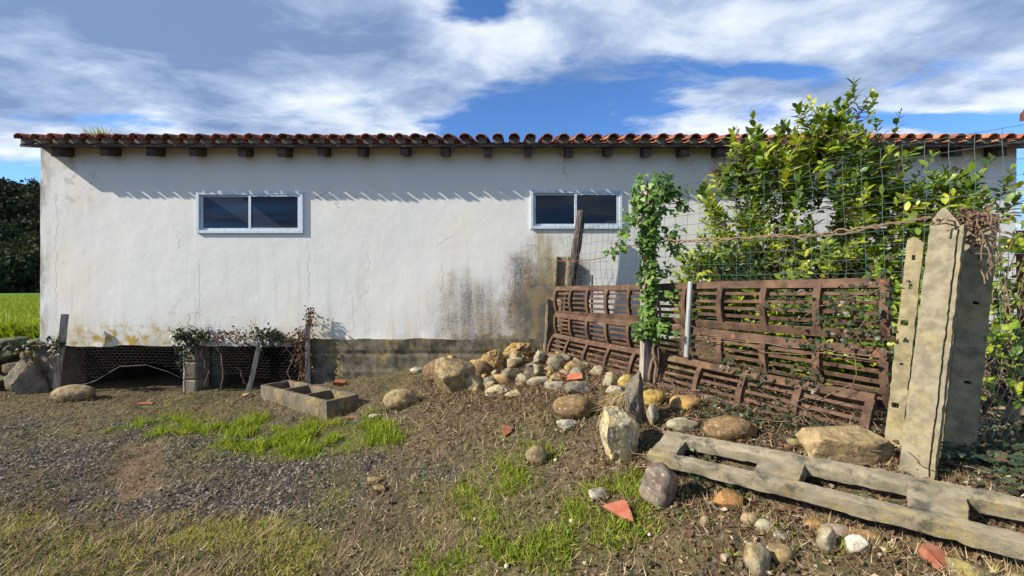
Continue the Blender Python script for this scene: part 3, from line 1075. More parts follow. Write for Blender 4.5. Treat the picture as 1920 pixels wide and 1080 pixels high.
k = 0
for zc_ in (.22, .40, .57, .72):
    x = -9.5 + random.uniform(0, .2)
    while x < -6.62:
        w_ = random.uniform(.22, .42)
        o = link('stone', stone_mesh('stone', w_, .26, random.uniform(.16, .21), 'rock', 500 + k, 3), rw,
                 (x + w_ / 2 - rw.location.x, 5.47 + random.uniform(-.03, .03) - rw.location.y, zc_ - rw.location.z), (0, random.uniform(-.08, .08), 0))
        o.color = (*[c * random.uniform(.5, .8) for c in STONE_COL['greybrown']], 1)
        x += w_ * .97; k += 1

# rubble heap against the corner of the barn
me = stone_mesh('rubble_mass', .52, .30, .66, 'craggy', 131, 5); me.materials[0] = M['rubble_concrete']
rh = link('rubble_mass', me, None, (-6.58, 5.36, .24), (0, R(-16), 0))
tag(rh, 'rough broken concrete footing lump at the left corner of the barn', 'concrete lump')

# ---------------------------------------------------------------- wooded hill far off on the left
hx, hy = np.meshgrid(np.linspace(-260, -20, 70), np.linspace(38, 220, 50), indexing='ij')
def hillz(x, y):
    q = np.stack([np.ravel(x), np.ravel(y), np.zeros(np.size(x))], 1)
    h = 23 * np.exp(-((q[:, 0] + 128) / 62) ** 2 - ((q[:, 1] - 96) / 34) ** 2)
    return h * (1 + .10 * fbm(q, .03, 3, .5, 131)) - .4
hv = np.stack([hx.ravel(), hy.ravel(), hillz(hx, hy)], 1)
a_, b_ = np.meshgrid(np.arange(69), np.arange(49), indexing='ij'); a_ = (a_ * 50 + b_).ravel()
tag(link('hill', fastmesh('hill', hv, np.stack([a_, a_ + 50, a_ + 51, a_ + 1], 1), M['hill_ground'], True)), kind='structure')
N = 460
tx = rng.uniform(-165, -62, N * 3); ty = rng.uniform(46, 92, N * 3)
tz = hillz(tx, ty); ok = tz > -.1
tx, ty, tz = tx[ok][:N], ty[ok][:N], tz[ok][:N]
pv, pt = [], []
for x, y, z in zip(tx, ty, tz):
    rr = rng.uniform(1.5, 2.9)
    nl = 330
    d = rng.normal(size=(nl, 3)); d /= np.linalg.norm(d, axis=1)[:, None]
    lump = 1 + .35 * vnoise(d * 2.0 + x, 7)
    p = d * (rng.uniform(.55, 1.0, nl) ** .5 * rr * lump)[:, None] * [1, 1, 1.15] + [x, y, z + rr * .9]
    pv.append(p); pt.append(np.clip(rng.normal(rng.uniform(.2, .7), .15, nl), 0, 1))
pv = np.concatenate(pv); pt = np.concatenate(pt)
quad = np.array([[-.5, -.5, 0], [.5, -.5, .1], [.5, .5, 0], [-.5, .5, .1]])
mm = mats_from(pv, rng.uniform(0, 6.28, (len(pv), 3)), rng.uniform(.28, .62, len(pv)))
v, f, t = scatter(quad, [[0, 1, 2, 3]], mm, pt)
tag(link('woodland', fastmesh('woodland', v, f, M['wood_crown'], False, dict(tint=t))), 'dark wood covering the far hillside', 'woodland', kind='stuff')

# ---------------------------------------------------------------- neighbouring house beyond the right end
nh = empty('neighbour_house', (12.0, 6.9, .6), 'neighbouring house with only its red tiled eave corner in view', 'house')
hc = Vector((8.36, 6.5, 0)); e1 = Vector((.85, -.53, 0)); e2 = Vector((.85, .53, 0))
def hp(a, b, z): return tuple(hc + e1 * a + e2 * b + Vector((0, 0, z)))
m = MB(); m.add([hp(a, b, z) for z in (.6, 4.35) for a, b in ((.5, .5), (5, .5), (5, 5), (.5, 5))], [(0, 1, 5, 4), (1, 2, 6, 5), (2, 3, 7, 6), (3, 0, 4, 7), (4, 5, 6, 7)])
m.build('wall', M['house_paint'], nh)
m = MB(); m.add([hp(0, 0, 4.24), hp(5.5, 0, 4.24), hp(5.5, 2.75, 5.4), hp(0, 2.75, 5.4), hp(5.5, 5.5, 4.24), hp(0, 5.5, 4.24)] + [hp(0, 0, 4.36), hp(5.5, 0, 4.36), hp(5.5, 2.75, 5.52), hp(0, 2.75, 5.52), hp(5.5, 5.5, 4.36), hp(0, 5.5, 4.36)],
      [(6, 7, 8, 9), (9, 8, 10, 11), (0, 3, 2, 1), (3, 5, 4, 2), (0, 1, 7, 6), (0, 6, 9, 3), (3, 9, 11, 5), (5, 11, 10, 4), (1, 2, 8, 7), (2, 4, 10, 8)])
o = m.build('roof', M['roof_tile'], nh); o.color = (.16, .06, .05, 1)
gt = empty('wooden_gate', (9.6, 7.2, .65), 'dark red board gate at the right edge behind the barn end', 'gate')
for k in range(6):
    MB().boxmm((9.20 + k * .15, 7.2, .68), (9.34 + k * .15, 7.225, 2.55 + .01 * (k % 2))).build('board', M['red_paint'], gt)
MB().boxmm((9.16, 7.226, 1.0), (10.2, 7.26, 1.1)).boxmm((9.16, 7.226, 2.1), (10.2, 7.26, 2.2)).boxmm((9.10, 7.19, .6), (9.185, 7.28, 2.6)).build('gate_frame', M['red_paint'], gt)
STONES = [
    (-0.599, 4.142, 0.424, 0.308, 0.303, 'rock', 'ochregrey', 'large mottled ochre and grey boulder leading the stone pile', 0),
    (-0.858, 4.686, 0.4, 0.291, 0.198, 'cobble', 'brown', 'smooth brown flat boulder tucked behind the mottled ochre boulder', 0),
    (-0.362, 4.469, 0.244, 0.178, 0.156, 'cobble', 'brown', 'brown stone just right of the mottled ochre boulder', 0),
    (-0.23, 4.591, 0.3, 0.219, 0.223, 'craggy', 'ochre', 'craggy orange and tan rock rising in the middle of the pile', 0),
    (0.066, 5.107, 0.381, 0.278, 0.165, 'craggy', 'ochre', 'craggy bright ochre rock against the concrete plinth', 0),
    (0.028, 4.625, 0.234, 0.171, 0.11, 'rock', 'pale', 'pale grey stone wedged between the two craggy ochre rocks', 0),
    (0.324, 4.607, 0.14, 0.102, 0.172, 'craggy', 'pale', 'upright pale chunk at the foot of the leaning channel post', 0),
    (0.495, 4.389, 0.222, 0.162, 0.134, 'cobble', 'grey', 'smooth grey boulder in front of the leaning channel post', 0),
    (0.592, 4.922, 0.109, 0.079, 0.096, 'cobble', 'yellow', 'small round yellow stone at the end of the rusty racks', 0),
    (0.0, 4.192, 0.252, 0.183, 0.114, 'craggy', 'greybrown', 'grey brown rubble stone below the craggy orange rock', 0),
    (0.208, 4.152, 0.182, 0.133, 0.129, 'rock', 'greybrown', 'dark angular stone in the centre of the pile', 0),
    (0.259, 3.918, 0.236, 0.126, 0.078, 'rock', 'pale', 'flat pale stone lying in front of the dark angular stone', 0),
    (-0.128, 3.784, 0.269, 0.144, 0.093, 'craggy', 'cream', 'low cream limestone half buried in front of the pile', 0),
    (0.01, 3.664, 0.161, 0.086, 0.053, 'craggy', 'cream', 'small cream limestone chip beside the half buried limestone', 0),
    (0.399, 3.714, 0.189, 0.101, 0.062, 'rock', 'pale', 'flat whitish stone left of the red tile shard', 0),
    (0.681, 4.18, 0.235, 0.126, 0.078, 'cobble', 'brown', 'flat brown stone behind the red tile shard', 0),
    (0.57, 3.469, 0.251, 0.134, 0.095, 'rock', 'grey', 'grey stone behind the big round brown boulder', 0),
    (0.485, 3.057, 0.333, 0.242, 0.145, 'cobble', 'roundbrown', 'big round brown boulder standing alone before the racks', 0),
    (0.899, 3.585, 0.153, 0.111, 0.135, 'rock', 'creamgrey', 'squared cream stone beside the ivy clad stake', 0),
    (0.995, 3.449, 0.137, 0.1, 0.117, 'cobble', 'yellow', 'yellow stone at the foot of the ivy clad stake', 0),
    (0.879, 3.328, 0.187, 0.1, 0.062, 'rock', 'pale', 'flat pale stone in front of the squared cream stone', 0),
    (0.406, 2.864, 0.165, 0.088, 0.055, 'craggy', 'white', 'broken white stone below the big round boulder', 0),
    (0.156, 2.53, 0.135, 0.098, 0.101, 'cobble', 'tan', 'round tan cobble alone on the bare earth', 0),
    (0.656, 2.432, 0.277, 0.202, 0.272, 'craggy', 'whiteochre', 'large white and ochre craggy boulder at the end of the slotted beam', 0),
    (0.834, 2.719, 0.185, 0.135, 0.229, 'craggy', 'darkgrey', 'grey pinnacle stone behind the white craggy boulder', 0),
    (0.939, 2.643, 0.095, 0.069, 0.093, 'rock', 'pale', 'pale slab stone right of the grey pinnacle', 0),
    (1.07, 3.018, 0.193, 0.141, 0.091, 'cobble', 'yellow', 'ochre yellow boulder below the lowest rack', 0),
    (1.266, 2.874, 0.234, 0.17, 0.088, 'cobble', 'ochrebrown', 'rounded ochre brown boulder below the lowest rack', 0),
    (1.094, 2.539, 0.201, 0.108, 0.066, 'cobble', 'palegreen', 'flat greenish pale stone behind the slotted beam', 0),
    (1.299, 2.35, 0.312, 0.166, 0.103, 'cobble', 'roundbrown', 'broad smooth brown boulder behind the slotted beam', 0),
    (1.683, 1.996, 0.417, 0.223, 0.138, 'rock', 'lichen', 'largest boulder, ochre with white lichen spots, against the holed post', 0),
    (1.568, 2.171, 0.11, 0.08, 0.039, 'cobble', 'olive', 'small olive mossy stone left of the lichen spotted boulder', 0),
    (0.744, 1.973, 0.212, 0.155, 0.152, 'rock', 'greypurple', 'grey cracked boulder propping the left end of the slotted beam', 0),
    (1.016, 1.863, 0.13, 0.094, 0.077, 'rock', 'rust', 'rust orange stone under the slotted beam', 0),
    (0.458, 2.085, 0.106, 0.077, 0.046, 'craggy', 'white', 'small white pitted stone on the earth above the red tile piece', 0),
    (0.852, 1.739, 0.041, 0.03, 0.043, 'cobble', 'tan', 'small tan pebble alone in front of the rust orange stone', 0),
    (1.021, 1.698, 0.07, 0.051, 0.05, 'cobble', 'tan', 'tan cobble touching a paler cobble before the beam', 0),
    (1.059, 1.65, 0.073, 0.053, 0.041, 'cobble', 'palegreen', 'pale cobble touching the tan cobble', 0),
    (1.088, 1.596, 0.068, 0.05, 0.022, 'craggy', 'white', 'small white broken stone above the oval ochre cobble', 0),
    (1.023, 1.505, 0.099, 0.072, 0.052, 'cobble', 'ochregrey', 'oval ochre and grey cobble near the bottom edge', 0),
    (1.187, 1.49, 0.068, 0.049, 0.089, 'rock', 'creamgrey', 'long upright buff stone between the oval cobble and white block', 0),
    (1.271, 1.456, 0.08, 0.058, 0.062, 'rock', 'white', 'angular white block in front of the slotted beam', 0),
    (1.306, 1.579, 0.112, 0.082, 0.043, 'cobble', 'pinkgrey', 'pinkish grey stone tucked under the beam', 0),
    (1.259, 1.637, 0.09, 0.065, 0.045, 'cobble', 'ochrebrown', 'ochre stone tucked under the beam beside the pinkish grey one', 0),
    (1.371, 1.538, 0.12, 0.087, 0.04, 'rock', 'ochrebrown', 'brown flat stone under the beam right of the pinkish one', 0),
    (1.336, 1.422, 0.041, 0.03, 0.016, 'rock', 'cream', 'tiny cream stone right of the angular white block', 0),
    (1.491, 1.283, 0.126, 0.092, 0.042, 'rock', 'olive', 'flat olive green stone at the bottom edge', 0),
    (1.595, 1.242, 0.084, 0.061, 0.03, 'rock', 'tan', 'tan stone in the bottom right corner', 0),
    (0.918, 1.476, 0.089, 0.065, 0.118, 'rock', 'creamgrey', 'long buff slab stone running off the bottom edge', 0),
    (0.845, 1.56, 0.043, 0.031, 0.028, 'craggy', 'white', 'small white stone left of the long buff slab', 0),
    (1.428, 1.784, 0.091, 0.049, 0.03, 'rock', 'white', 'white chip lying in the middle slot of the beam', 0),
    (-5.575, 5.013, 0.494, 0.264, 0.163, 'cobble', 'tan', 'long tan stone at the foot of the leaning grey stake', 0),
    (-1.128, 3.994, 0.346, 0.252, 0.152, 'cobble', 'ochregrey', 'ochre boulder alone to the right of the trough', 0),
    (-1.34, 3.828, 0.106, 0.077, 0.035, 'cobble', 'white', 'small white pebble to the right of the trough', 0),
    (-3.436, 5.122, 0.12, 0.088, 0.045, 'rock', 'tan', 'small tan stone at the foot of the thin stake', 0),
    (-0.93, 2.677, 0.096, 0.07, 0.036, 'craggy', 'claytan', 'tan clay clod, upper one of two on the track', 0),
    (-0.858, 2.56, 0.085, 0.062, 0.044, 'craggy', 'claytan', 'tan clay clod, lower one of two on the track', 0),
    (-1.236, 5.137, 0.198, 0.106, 0.065, 'craggy', 'white', 'white stone against the plinth left of the pile', 0),
    (3.231, 2.547, 0.254, 0.185, 0.106, 'rock', 'tan', 'pale tan boulder behind the chain link mesh', 0),
    (1.414, 2.002, 0.096, 0.07, 0.032, 'cobble', 'olive', 'small stone at the back edge of the beam', 0),
]

# ---------------------------------------------------------------- single stones
for k, (x, y, w_, d_, h_, style, colr, label, rz) in enumerate(STONES):
    big = w_ > .12
    w_, d_, h_ = w_ * 1.02, d_ * 1.05, h_ * (1.42 if w_ > .16 else 1.2)
    me = stone_mesh('stone', w_, d_, h_, style, 900 + k * 13, 5 if w_ > .25 else (4 if big else 3))
    zb = float(on_ground([x], [y])[0])
    o = link('stone', me, None, (x, y, zb + h_ * (.5 - .16)), (0, 0, rz))
    c = STONE_COL[colr]; j_ = 1 + .08 * math.sin(k * 7.7)
    o.color = (c[0] * j_, c[1] * j_, c[2] * j_, 1)
    if 'pinnacle' in label: o.scale = (1, 1, 1.35); o.location.z += .04; o.rotation_euler = (0, R(10), R(40))
    if 'end of the slotted beam' in label: o.rotation_euler = (0, R(-12), R(30))
    tag(o, label, 'stone')


# rubble between the larger stones of the pile
NEAR = [(n_[0], n_[1], t_) for n_ in STONES for key, t_ in (('large mottled ochre', 'the mottled ochre boulder'), ('just right of the mottled', 'the brown stone'), ('craggy orange', 'the craggy orange rock'), ('bright ochre', 'the bright ochre rock'),
        ('upright pale', 'the upright pale chunk'), ('smooth grey boulder', 'the smooth grey boulder'), ('grey brown rubble', 'the grey brown rubble stone'), ('dark angular', 'the dark angular stone'), ('low cream', 'the half buried limestone'),
        ('flat whitish', 'the flat whitish stone'), ('flat brown stone behind', 'the flat brown stone'), ('grey stone behind', 'the grey stone'), ('squared cream', 'the squared cream stone')) if key in n_[7]]
USED = {}
SIDE = {(0, 0): 'left of', (1, 0): 'right of', (0, 1): 'in front of', (1, 1): 'behind'}
r_ = np.random.default_rng(12)
for k in range(84):
    x = r_.uniform(-.85, .95); y = r_.uniform(3.85, 5.2)
    if x + .55 * (y - 3.75) < -.25 or x > .40 + (5.1 - y) * .5: continue
    w_ = r_.uniform(.08, .16) + .12 * r_.random() ** 3; d_ = w_ * r_.uniform(.6, .9); h_ = w_ * r_.uniform(.5, .85)
    o = link('stone', stone_mesh('stone', w_, d_, h_, ('rock', 'craggy')[k % 2], 3000 + k * 7, 3), None, (x, y, float(on_ground([x], [y])[0]) + h_ * .22 + .05 * math.exp(-((x - .1) / .4) ** 2 - ((y - 4.7) / .35) ** 2)), (r_.normal() * .2, r_.normal() * .2, r_.uniform(0, 6.28)))
    o.color = (*STONE_COL[('greybrown', 'ochregrey', 'creamgrey', 'grey', 'tan', 'ochre')[k % 6]], 1)
    hue_ = ('grey brown', 'mottled', 'buff', 'grey', 'tan', 'ochre')[k % 6]; size_ = 'tiny' if w_ < .09 else ('small' if w_ < .13 else 'medium')
    for nx_, ny_, t_ in sorted(NEAR, key=lambda q: (q[0] - x) ** 2 + (q[1] - y) ** 2):
        dx_, dy_ = x - nx_, y - ny_
        sd_ = SIDE[(int(dx_ > 0), 0)] if abs(dx_) > abs(dy_) else SIDE[(int(dy_ > 0), 1)]
        lab = '%s %s %s rubble stone %s %s' % (size_, hue_, ('angular', 'craggy')[k % 2], sd_, t_)
        if lab not in USED: break
    USED[lab] = 1
    tag(o, lab, 'stone', 'loose rubble of the stone pile')

# ---------------------------------------------------------------- clay shards
def shard(x, y, poly, th, rot, label, up=.0, curve=0.0):
    n = len(poly)
    z = float(on_ground([x], [y])[0]) + th / 2 + up
    v = [(p[0], p[1], th / 2 - curve * p[0] ** 2) for p in poly] + [(p[0], p[1], -th / 2 - curve * p[0] ** 2) for p in poly]
    f = [tuple(range(n)), tuple(range(2 * n - 1, n - 1, -1))] + [(i, i + n, (i + 1) % n + n, (i + 1) % n) for i in range(n)]
    me = bpy.data.meshes.new('tile_shard'); me.from_pydata(v, [], f); me.materials.append(M['clay_shard' if 'bright' in label or 'salmon triang' in label else 'old_clay'])
    bm = bmesh.new(); bm.from_mesh(me); bmesh.ops.recalc_face_normals(bm, faces=bm.faces)
    bmesh.ops.bevel(bm, geom=bm.edges[:], offset=.0015, segments=1, affect='EDGES'); bm.to_mesh(me); bm.free()
    return tag(link('tile_shard', me, None, (x, y, z), rot), label, 'tile shard')


shard(.51, 1.885, [(-.065, .045), (-.01, .055), (.055, .06), (.058, -.01), (.052, -.055), (.02, -.035)], .014, (R(24), R(-6), R(4)), 'salmon triangular tile piece lying in the grass', .03)
shard(.60, 3.80, [(-.075, -.03), (.07, -.045), (.085, .03), (.01, .055), (-.06, .04)], .018, (R(28), R(-10), 0), 'bright red tile shard on top of the stone pile', .05)
shard(.50, 3.93, [(-.05, -.03), (.05, -.03), (.04, .03), (-.03, .035)], .016, (R(34), R(12), R(30)), 'small red tile chip behind the bright red shard', .05)
shard(-.04, 2.94, [(-.035, .045), (.04, .035), (.035, -.01), (-.005, -.05), (-.03, -.01)], .016, (R(32), R(10), 0), 'orange tile shard on bare earth in front of the pile', .02)
shard(1.20, 2.63, [(-.03, .035), (.0, .04), (.04, -.02), (.02, -.04), (-.02, -.01)], .014, (R(25), 0, 0), 'narrow orange tile chip below the lowest rack', .012)
shard(1.44, 1.34, [(-.03, .03), (.01, .045), (.035, .03), (.03, -.04), (-.02, -.05)], .03, (R(25), R(5), 0), 'salmon brick piece beside the flat olive stone', .012)
shard(-2.24, 5.14, [(-.08, -.03), (.07, -.04), (.075, .03), (-.05, .04)], .05, (R(20), R(4), R(10)), 'pale orange brick piece at the foot of the plinth', .02)
shard(-1.60, 3.93, [(-.06, -.02), (.06, -.03), (.04, .03), (-.05, .03)], .012, (R(12), 0, R(20)), 'pinkish broken tile flake in front of the trough', .006)
shard(.80, 3.25, [(-.02, -.02), (.025, -.015), (.02, .02), (-.015, .02)], .015, (R(15), 0, R(20)), 'tiny red tile chip behind the white craggy boulder', .01)
shard(-3.20, 3.88, [(-.07, -.018), (.07, -.02), (.06, .02), (-.06, .02)], .014, (R(8), 0, R(-4)), 'dark red tile strip at the upper edge of the gravel', .004)
shard(-2.75, 3.92, [(-.04, -.018), (.04, -.02), (.03, .02), (-.03, .02)], .014, (R(8), 0, R(-8)), 'short dark red tile piece right of the tile strip', .004)
shard(-4.5, 4.85, [(-.09, -.025), (.09, -.02), (.07, .025), (-.08, .03)], .018, (R(8), 0, R(6)), 'dull red tile piece in front of the crawl space', .006)


def axes(d, up=(0, 0, 1)):
    d = Vector(d).normalized(); s = d.cross(Vector(up)).normalized(); u = s.cross(d)
    return d, s, u


def oriented(v, origin, ex, ey, ez):
    Mx = np.stack([np.array(ex), np.array(ey), np.array(ez)], 1)
    return v @ Mx.T + np.array(origin)


def worn(v, amp, freq, seed):
    return v + amp * np.stack([fbm(v, freq, 4, .55, seed + 9 * k) for k in range(3)], 1)


# ---------------------------------------------------------------- concrete trough with three basins
def edges(brk, step):
    o_ = []
    for a, b in zip(brk[:-1], brk[1:]): o_ += lin(a, b, step)[:-1]
    return np.array(o_ + [brk[-1]])


A = Vector((-1.88, 4.00, .165)); B = Vector((-3.20, 5.02, .085))
L = (B - A).length; W_, H_ = .36, .205
xs_ = edges([0, .05, L * .30, L * .30 + .04, L * .63, L * .63 + .04, L - .05, L], .025)
ys_ = edges([0, .045, W_ - .045, W_], .02); zs_ = edges([0, .06, H_], .02)
cell = np.ones((len(xs_) - 1, len(ys_) - 1, len(zs_) - 1), bool)
cxm, cym, czm = [(q[:-1] + q[1:]) / 2 for q in (xs_, ys_, zs_)]
hol = np.zeros(len(cxm), bool)
for a, b in ((.05, L * .30), (L * .30 + .04, L * .63), (L * .63 + .04, L - .05)): hol |= (cxm > a) & (cxm < b)
cell[np.ix_(hol, (cym > .045) & (cym < W_ - .045), czm > .06)] = False
v, f = grid_solid(xs_, ys_, zs_, cell)
v = worn(smooth_verts(v, f, 2, .4), .006, 9, 201)
ex = (B - A).normalized(); ey = Vector((0, 0, 1)).cross(-ex).normalized()
ey = ey if ey.y > 0 else -ey
ez = ey.cross(ex).normalized() if ey.cross(ex).z > 0 else ex.cross(ey).normalized()
o = link('trough', fastmesh('trough', oriented(v, (0, 0, 0), ex, ey, ez), f, M['trough_concrete'], True, sharp=38), None, (A.x, A.y, A.z - .02))
tag(o, 'old concrete trough with three basins lying on the grass', 'trough')

# ---------------------------------------------------------------- fallen slotted concrete beam
L = 1.95; W_, H_ = .27, .062
brk = [0, .14, .52, .70, 1.04, 1.20, 1.56, 1.74, L]
xs_ = edges(brk, .022); ys_ = edges([0, .056, W_ - .066, W_], .014); zs_ = edges([0, H_], .018)
cell = np.ones((len(xs_) - 1, len(ys_) - 1, len(zs_) - 1), bool)
cxm, cym = (xs_[:-1] + xs_[1:]) / 2, (ys_[:-1] + ys_[1:]) / 2
hol = ((cxm > .14) & (cxm < .52)) | ((cxm > .70) & (cxm < 1.04)) | ((cxm > 1.20) & (cxm < 1.56))
cell[np.ix_(hol, (cym > .056) & (cym < W_ - .066), np.ones(len(zs_) - 1, bool))] = False
v, f = grid_solid(xs_, ys_, zs_, cell)
# the cross webs sit a little lower than the two rails
web = (v[:, 1] > .06) & (v[:, 1] < W_ - .06) & (v[:, 2] > H_ - .01)
v[web, 2] -= .010
v = worn(smooth_verts(v, f, 1, .22), .0042, 26, 221)
v[:, 2] += .004 * np.sin(v[:, 0] * 3)
bd = Vector((.69, -.725, .082)).normalized()
bs_ = Vector((.725, .69, .25)); bs_ = (bs_ - bd * bs_.dot(bd)).normalized(); bu = bd.cross(bs_).normalized()
org = Vector((.77, 2.23, .508))
o = link('slotted_beam', fastmesh('slotted_beam', oriented(v, (0, 0, 0), bd, bs_, bu), f, M['beam_concrete'], True, sharp=38), None, org)
tag(o, 'fallen weathered concrete beam with long rectangular slots', 'concrete beam')
SLOTBEAM = (bd, bs_, bu, org)


# ---------------------------------------------------------------- leaning concrete posts on the right
def post(base, top, w_, d_, mat, label, seed, holes=(), groove=False, face=(0, -1, 0), jag=.0, step=.013, notch=None):
    base, top = Vector(base), Vector(top)
    u = (top - base); L = u.length; u.normalize()
    fr = Vector(face); fr = (fr - u * fr.dot(u)).normalized()        # out of the broad face
    sd = fr.cross(u).normalized()
    if sd.x < 0: sd = -sd
    xb = [0, w_]
    xs_ = edges([0, w_ * .82, w_ * .82 + .006, w_] if groove else xb, step)
    ys_ = edges([0, d_], .016); zs_ = edges([0, L], step)
    cell = np.ones((len(xs_) - 1, len(ys_) - 1, len(zs_) - 1), bool)
    cxm, czm = (xs_[:-1] + xs_[1:]) / 2, (zs_[:-1] + zs_[1:]) / 2
    for hx_, hz_ in holes:
        cell[np.ix_(np.abs(cxm - hx_) < .012, np.ones(len(ys_) - 1, bool), np.abs(czm - hz_) < .010)] = False
    if groove:
        cell[np.ix_((cxm > w_ * .82) & (cxm < w_ * .82 + .006), (ys_[:-1] < .012), czm < L * .93)] = False
    if notch:
        cell[np.ix_((cxm < notch[0]), np.ones(len(ys_) - 1, bool), (czm > notch[1]) & (czm < notch[2]))] = False
    v, f = grid_solid(xs_, ys_, zs_, cell)
    tp = ss(v[:, 2], L - .10, L)
    v[:, 2] -= tp * jag * (np.abs(v[:, 0] - w_ * .35) / w_ * 1.6 + .25 * fbm(v, 14, 3, .5, seed + 3))
    v = worn(smooth_verts(v, f, 1, .25), .0024, 34, seed)
    v[:, 0] -= w_ / 2
    vv = oriented(v, (0, 0, 0), sd, -fr, u)
    o = link('concrete_post', fastmesh('concrete_post', vv, f, M[mat], True, sharp=38), None, base)
    return tag(o, label, 'post')


post((1.905, 2.00, .50), (2.140, 2.09, 1.775), .066, .035, 'post_concrete', 'yellowish concrete post with a row of bolt holes, leftmost of the three leaning posts', 301,
     [(.033, .19), (.030, .40), (.033, .62), (.031, .83), (.033, 1.03), (.034, 1.18)], face=(-.78, -.62, 0), jag=.03)
post((1.800, 1.78, .50), (2.125, 1.92, 1.885), .120, .034, 'slab_concrete', 'broad smooth concrete post, middle of the three leaning posts', 321, groove=True, face=(-.90, -.44, 0), jag=.12)
post((2.13, 1.90, .50), (2.43, 2.03, 1.90), .115, .08, 'post_concrete', 'shaded concrete post behind, rightmost of the three leaning posts', 341, [(.06, .55), (.06, .95)], face=(-.45, -.9, 0), jag=.02)


# channel post by the barn, open side to the viewer
def channel_post(base, top, w_, d_, t, mat, label, seed):
    base, top = Vector(base), Vector(top)
    u = (top - base); L = u.length; u.normalize()
    fr = Vector((-.12, -1, 0)); fr = (fr - u * fr.dot(u)).normalized(); sd = fr.cross(u).normalized()
    if sd.x < 0: sd = -sd
    xs_ = edges([0, t, w_ - t, w_], .02); ys_ = edges([0, d_ - t, d_], .02); zs_ = edges([0, L], .03)
    cell = np.ones((len(xs_) - 1, len(ys_) - 1, len(zs_) - 1), bool)
    cxm, cym = (xs_[:-1] + xs_[1:]) / 2, (ys_[:-1] + ys_[1:]) / 2
    cell[np.ix_((cxm > t) & (cxm < w_ - t), cym < d_ - t, np.ones(len(zs_) - 1, bool))] = False
    v, f = grid_solid(xs_, ys_, zs_, cell)
    v = worn(smooth_verts(v, f, 2, .35), .008, 7, seed)
    v[:, 0] -= w_ / 2
    o = link('concrete_post', fastmesh('concrete_post', oriented(v, (0, 0, 0), sd, -fr, u), f, M[mat], True, sharp=38), None, base)
    return tag(o, label, 'post')


channel_post((.505, 5.16, .55), (.555, 5.20, 1.37), .20, .16, .035, 'beam_concrete', 'short leaning concrete channel post at the left end of the racks', 361)
channel_post((.600, 5.34, .62), (.690, 5.36, 1.93), .19, .09, .03, 'beam_concrete', 'taller leaning concrete channel post close against the barn wall', 371)

# stakes and poles
def stake(name, pts, r, mat, label, cat, n=8, parent=None, flat=None):
    """rough-hewn stake: tube with noise, optional flattening"""
    base = Vector(pts[0]); m = MB()
    P = []
    for a, b in zip(pts[:-1], pts[1:]):
        for k in range(14): P.append(Vector(a).lerp(Vector(b), k / 14))
    P.append(Vector(pts[-1]))
    m.tube([p - base for p in P], r, n)
    v = np.array(m.v); v = v + .12 * r * np.stack([fbm(v * [1, 1, .25], 30, 2, .5, 401 + k) for k in range(3)], 1)
    m.v = [tuple(p) for p in v]
    o = m.build(name, M[mat], None)
    o.location = base
    return tag(o, label, cat)


def plank(name, a, b, w_, t, mat, label, cat, tw=0.0):
    a, b = Vector(a), Vector(b); u = (b - a).normalized(); L = (b - a).length
    s = Vector((math.cos(tw), math.sin(tw), 0)); s = (s - u * s.dot(u)).normalized(); fr = u.cross(s)
    xs_ = edges([0, w_], w_ / 3); ys_ = edges([0, t], t / 2); zs_ = edges([0, L], .05)
    v, f = grid_solid(xs_, ys_, zs_, np.ones((len(xs_) - 1, len(ys_) - 1, len(zs_) - 1), bool))
    v = worn(v, .003, 9, int(abs(a.x) * 100)) - [w_ / 2, t / 2, 0]
    v = smooth_verts(v, f, 1, .25)
    o = link(name, fastmesh(name, oriented(v, (0, 0, 0), s, fr, u), f, M[mat], False), None, a)
    return tag(o, label, cat)


stake('wooden_pole', [(.60, 5.20, .60), (.77, 5.20, 1.5), (.925, 5.22, 2.52)], .058, 'dark_wood', 'dark round wooden pole leaning in front of the right window', 'pole')
plank('wooden_stake', (1.175, 3.49, .58), (1.215, 3.50, 2.42), .085, .06, 'grey_wood', 'weathered grey wooden stake wrapped in ivy above', 'stake', .35)
stake('metal_pole', [(1.445, 3.27, .93), (1.475, 3.26, 1.555)], .021, 'galvanised', 'short shiny galvanised pole tied to the racks', 'pole', 12)
plank('wooden_stake', (-6.10, 5.28, .05), (-6.00, 5.30, 1.15), .065, .045, 'grey_wood', 'leaning grey stake with a long stone at its foot', 'stake', .5)
plank('wooden_stake', (-3.53, 5.27, .05), (-3.38, 5.30, .78), .055, .04, 'grey_wood', 'thin slanting stake in front of the crawl space', 'stake', .3)
plank('wooden_stake', (-2.745, 5.31, .10), (-2.765, 5.34, 1.02), .06, .05, 'grey_wood', 'upright stake hung with dead vine at the start of the plinth', 'stake', .3)
stake('wooden_stake', [(1.00, 4.95, .6), (1.005, 4.95, 1.66)], .014, 'dark_wood', 'thin dark rod behind the left part of the racks', 'stake')

# ---------------------------------------------------------------- three rusty slatted racks
RA, RB = Vector((.58, 5.12, 0)), Vector((2.09, 2.18, 0))
ru = (RB - RA).normalized(); rn = Vector((-ru.y * -1, ru.x * -1, 0)); rn = Vector((ru.y, -ru.x, 0))
if rn.x > 0: rn = -rn
RL = (RB - RA).length


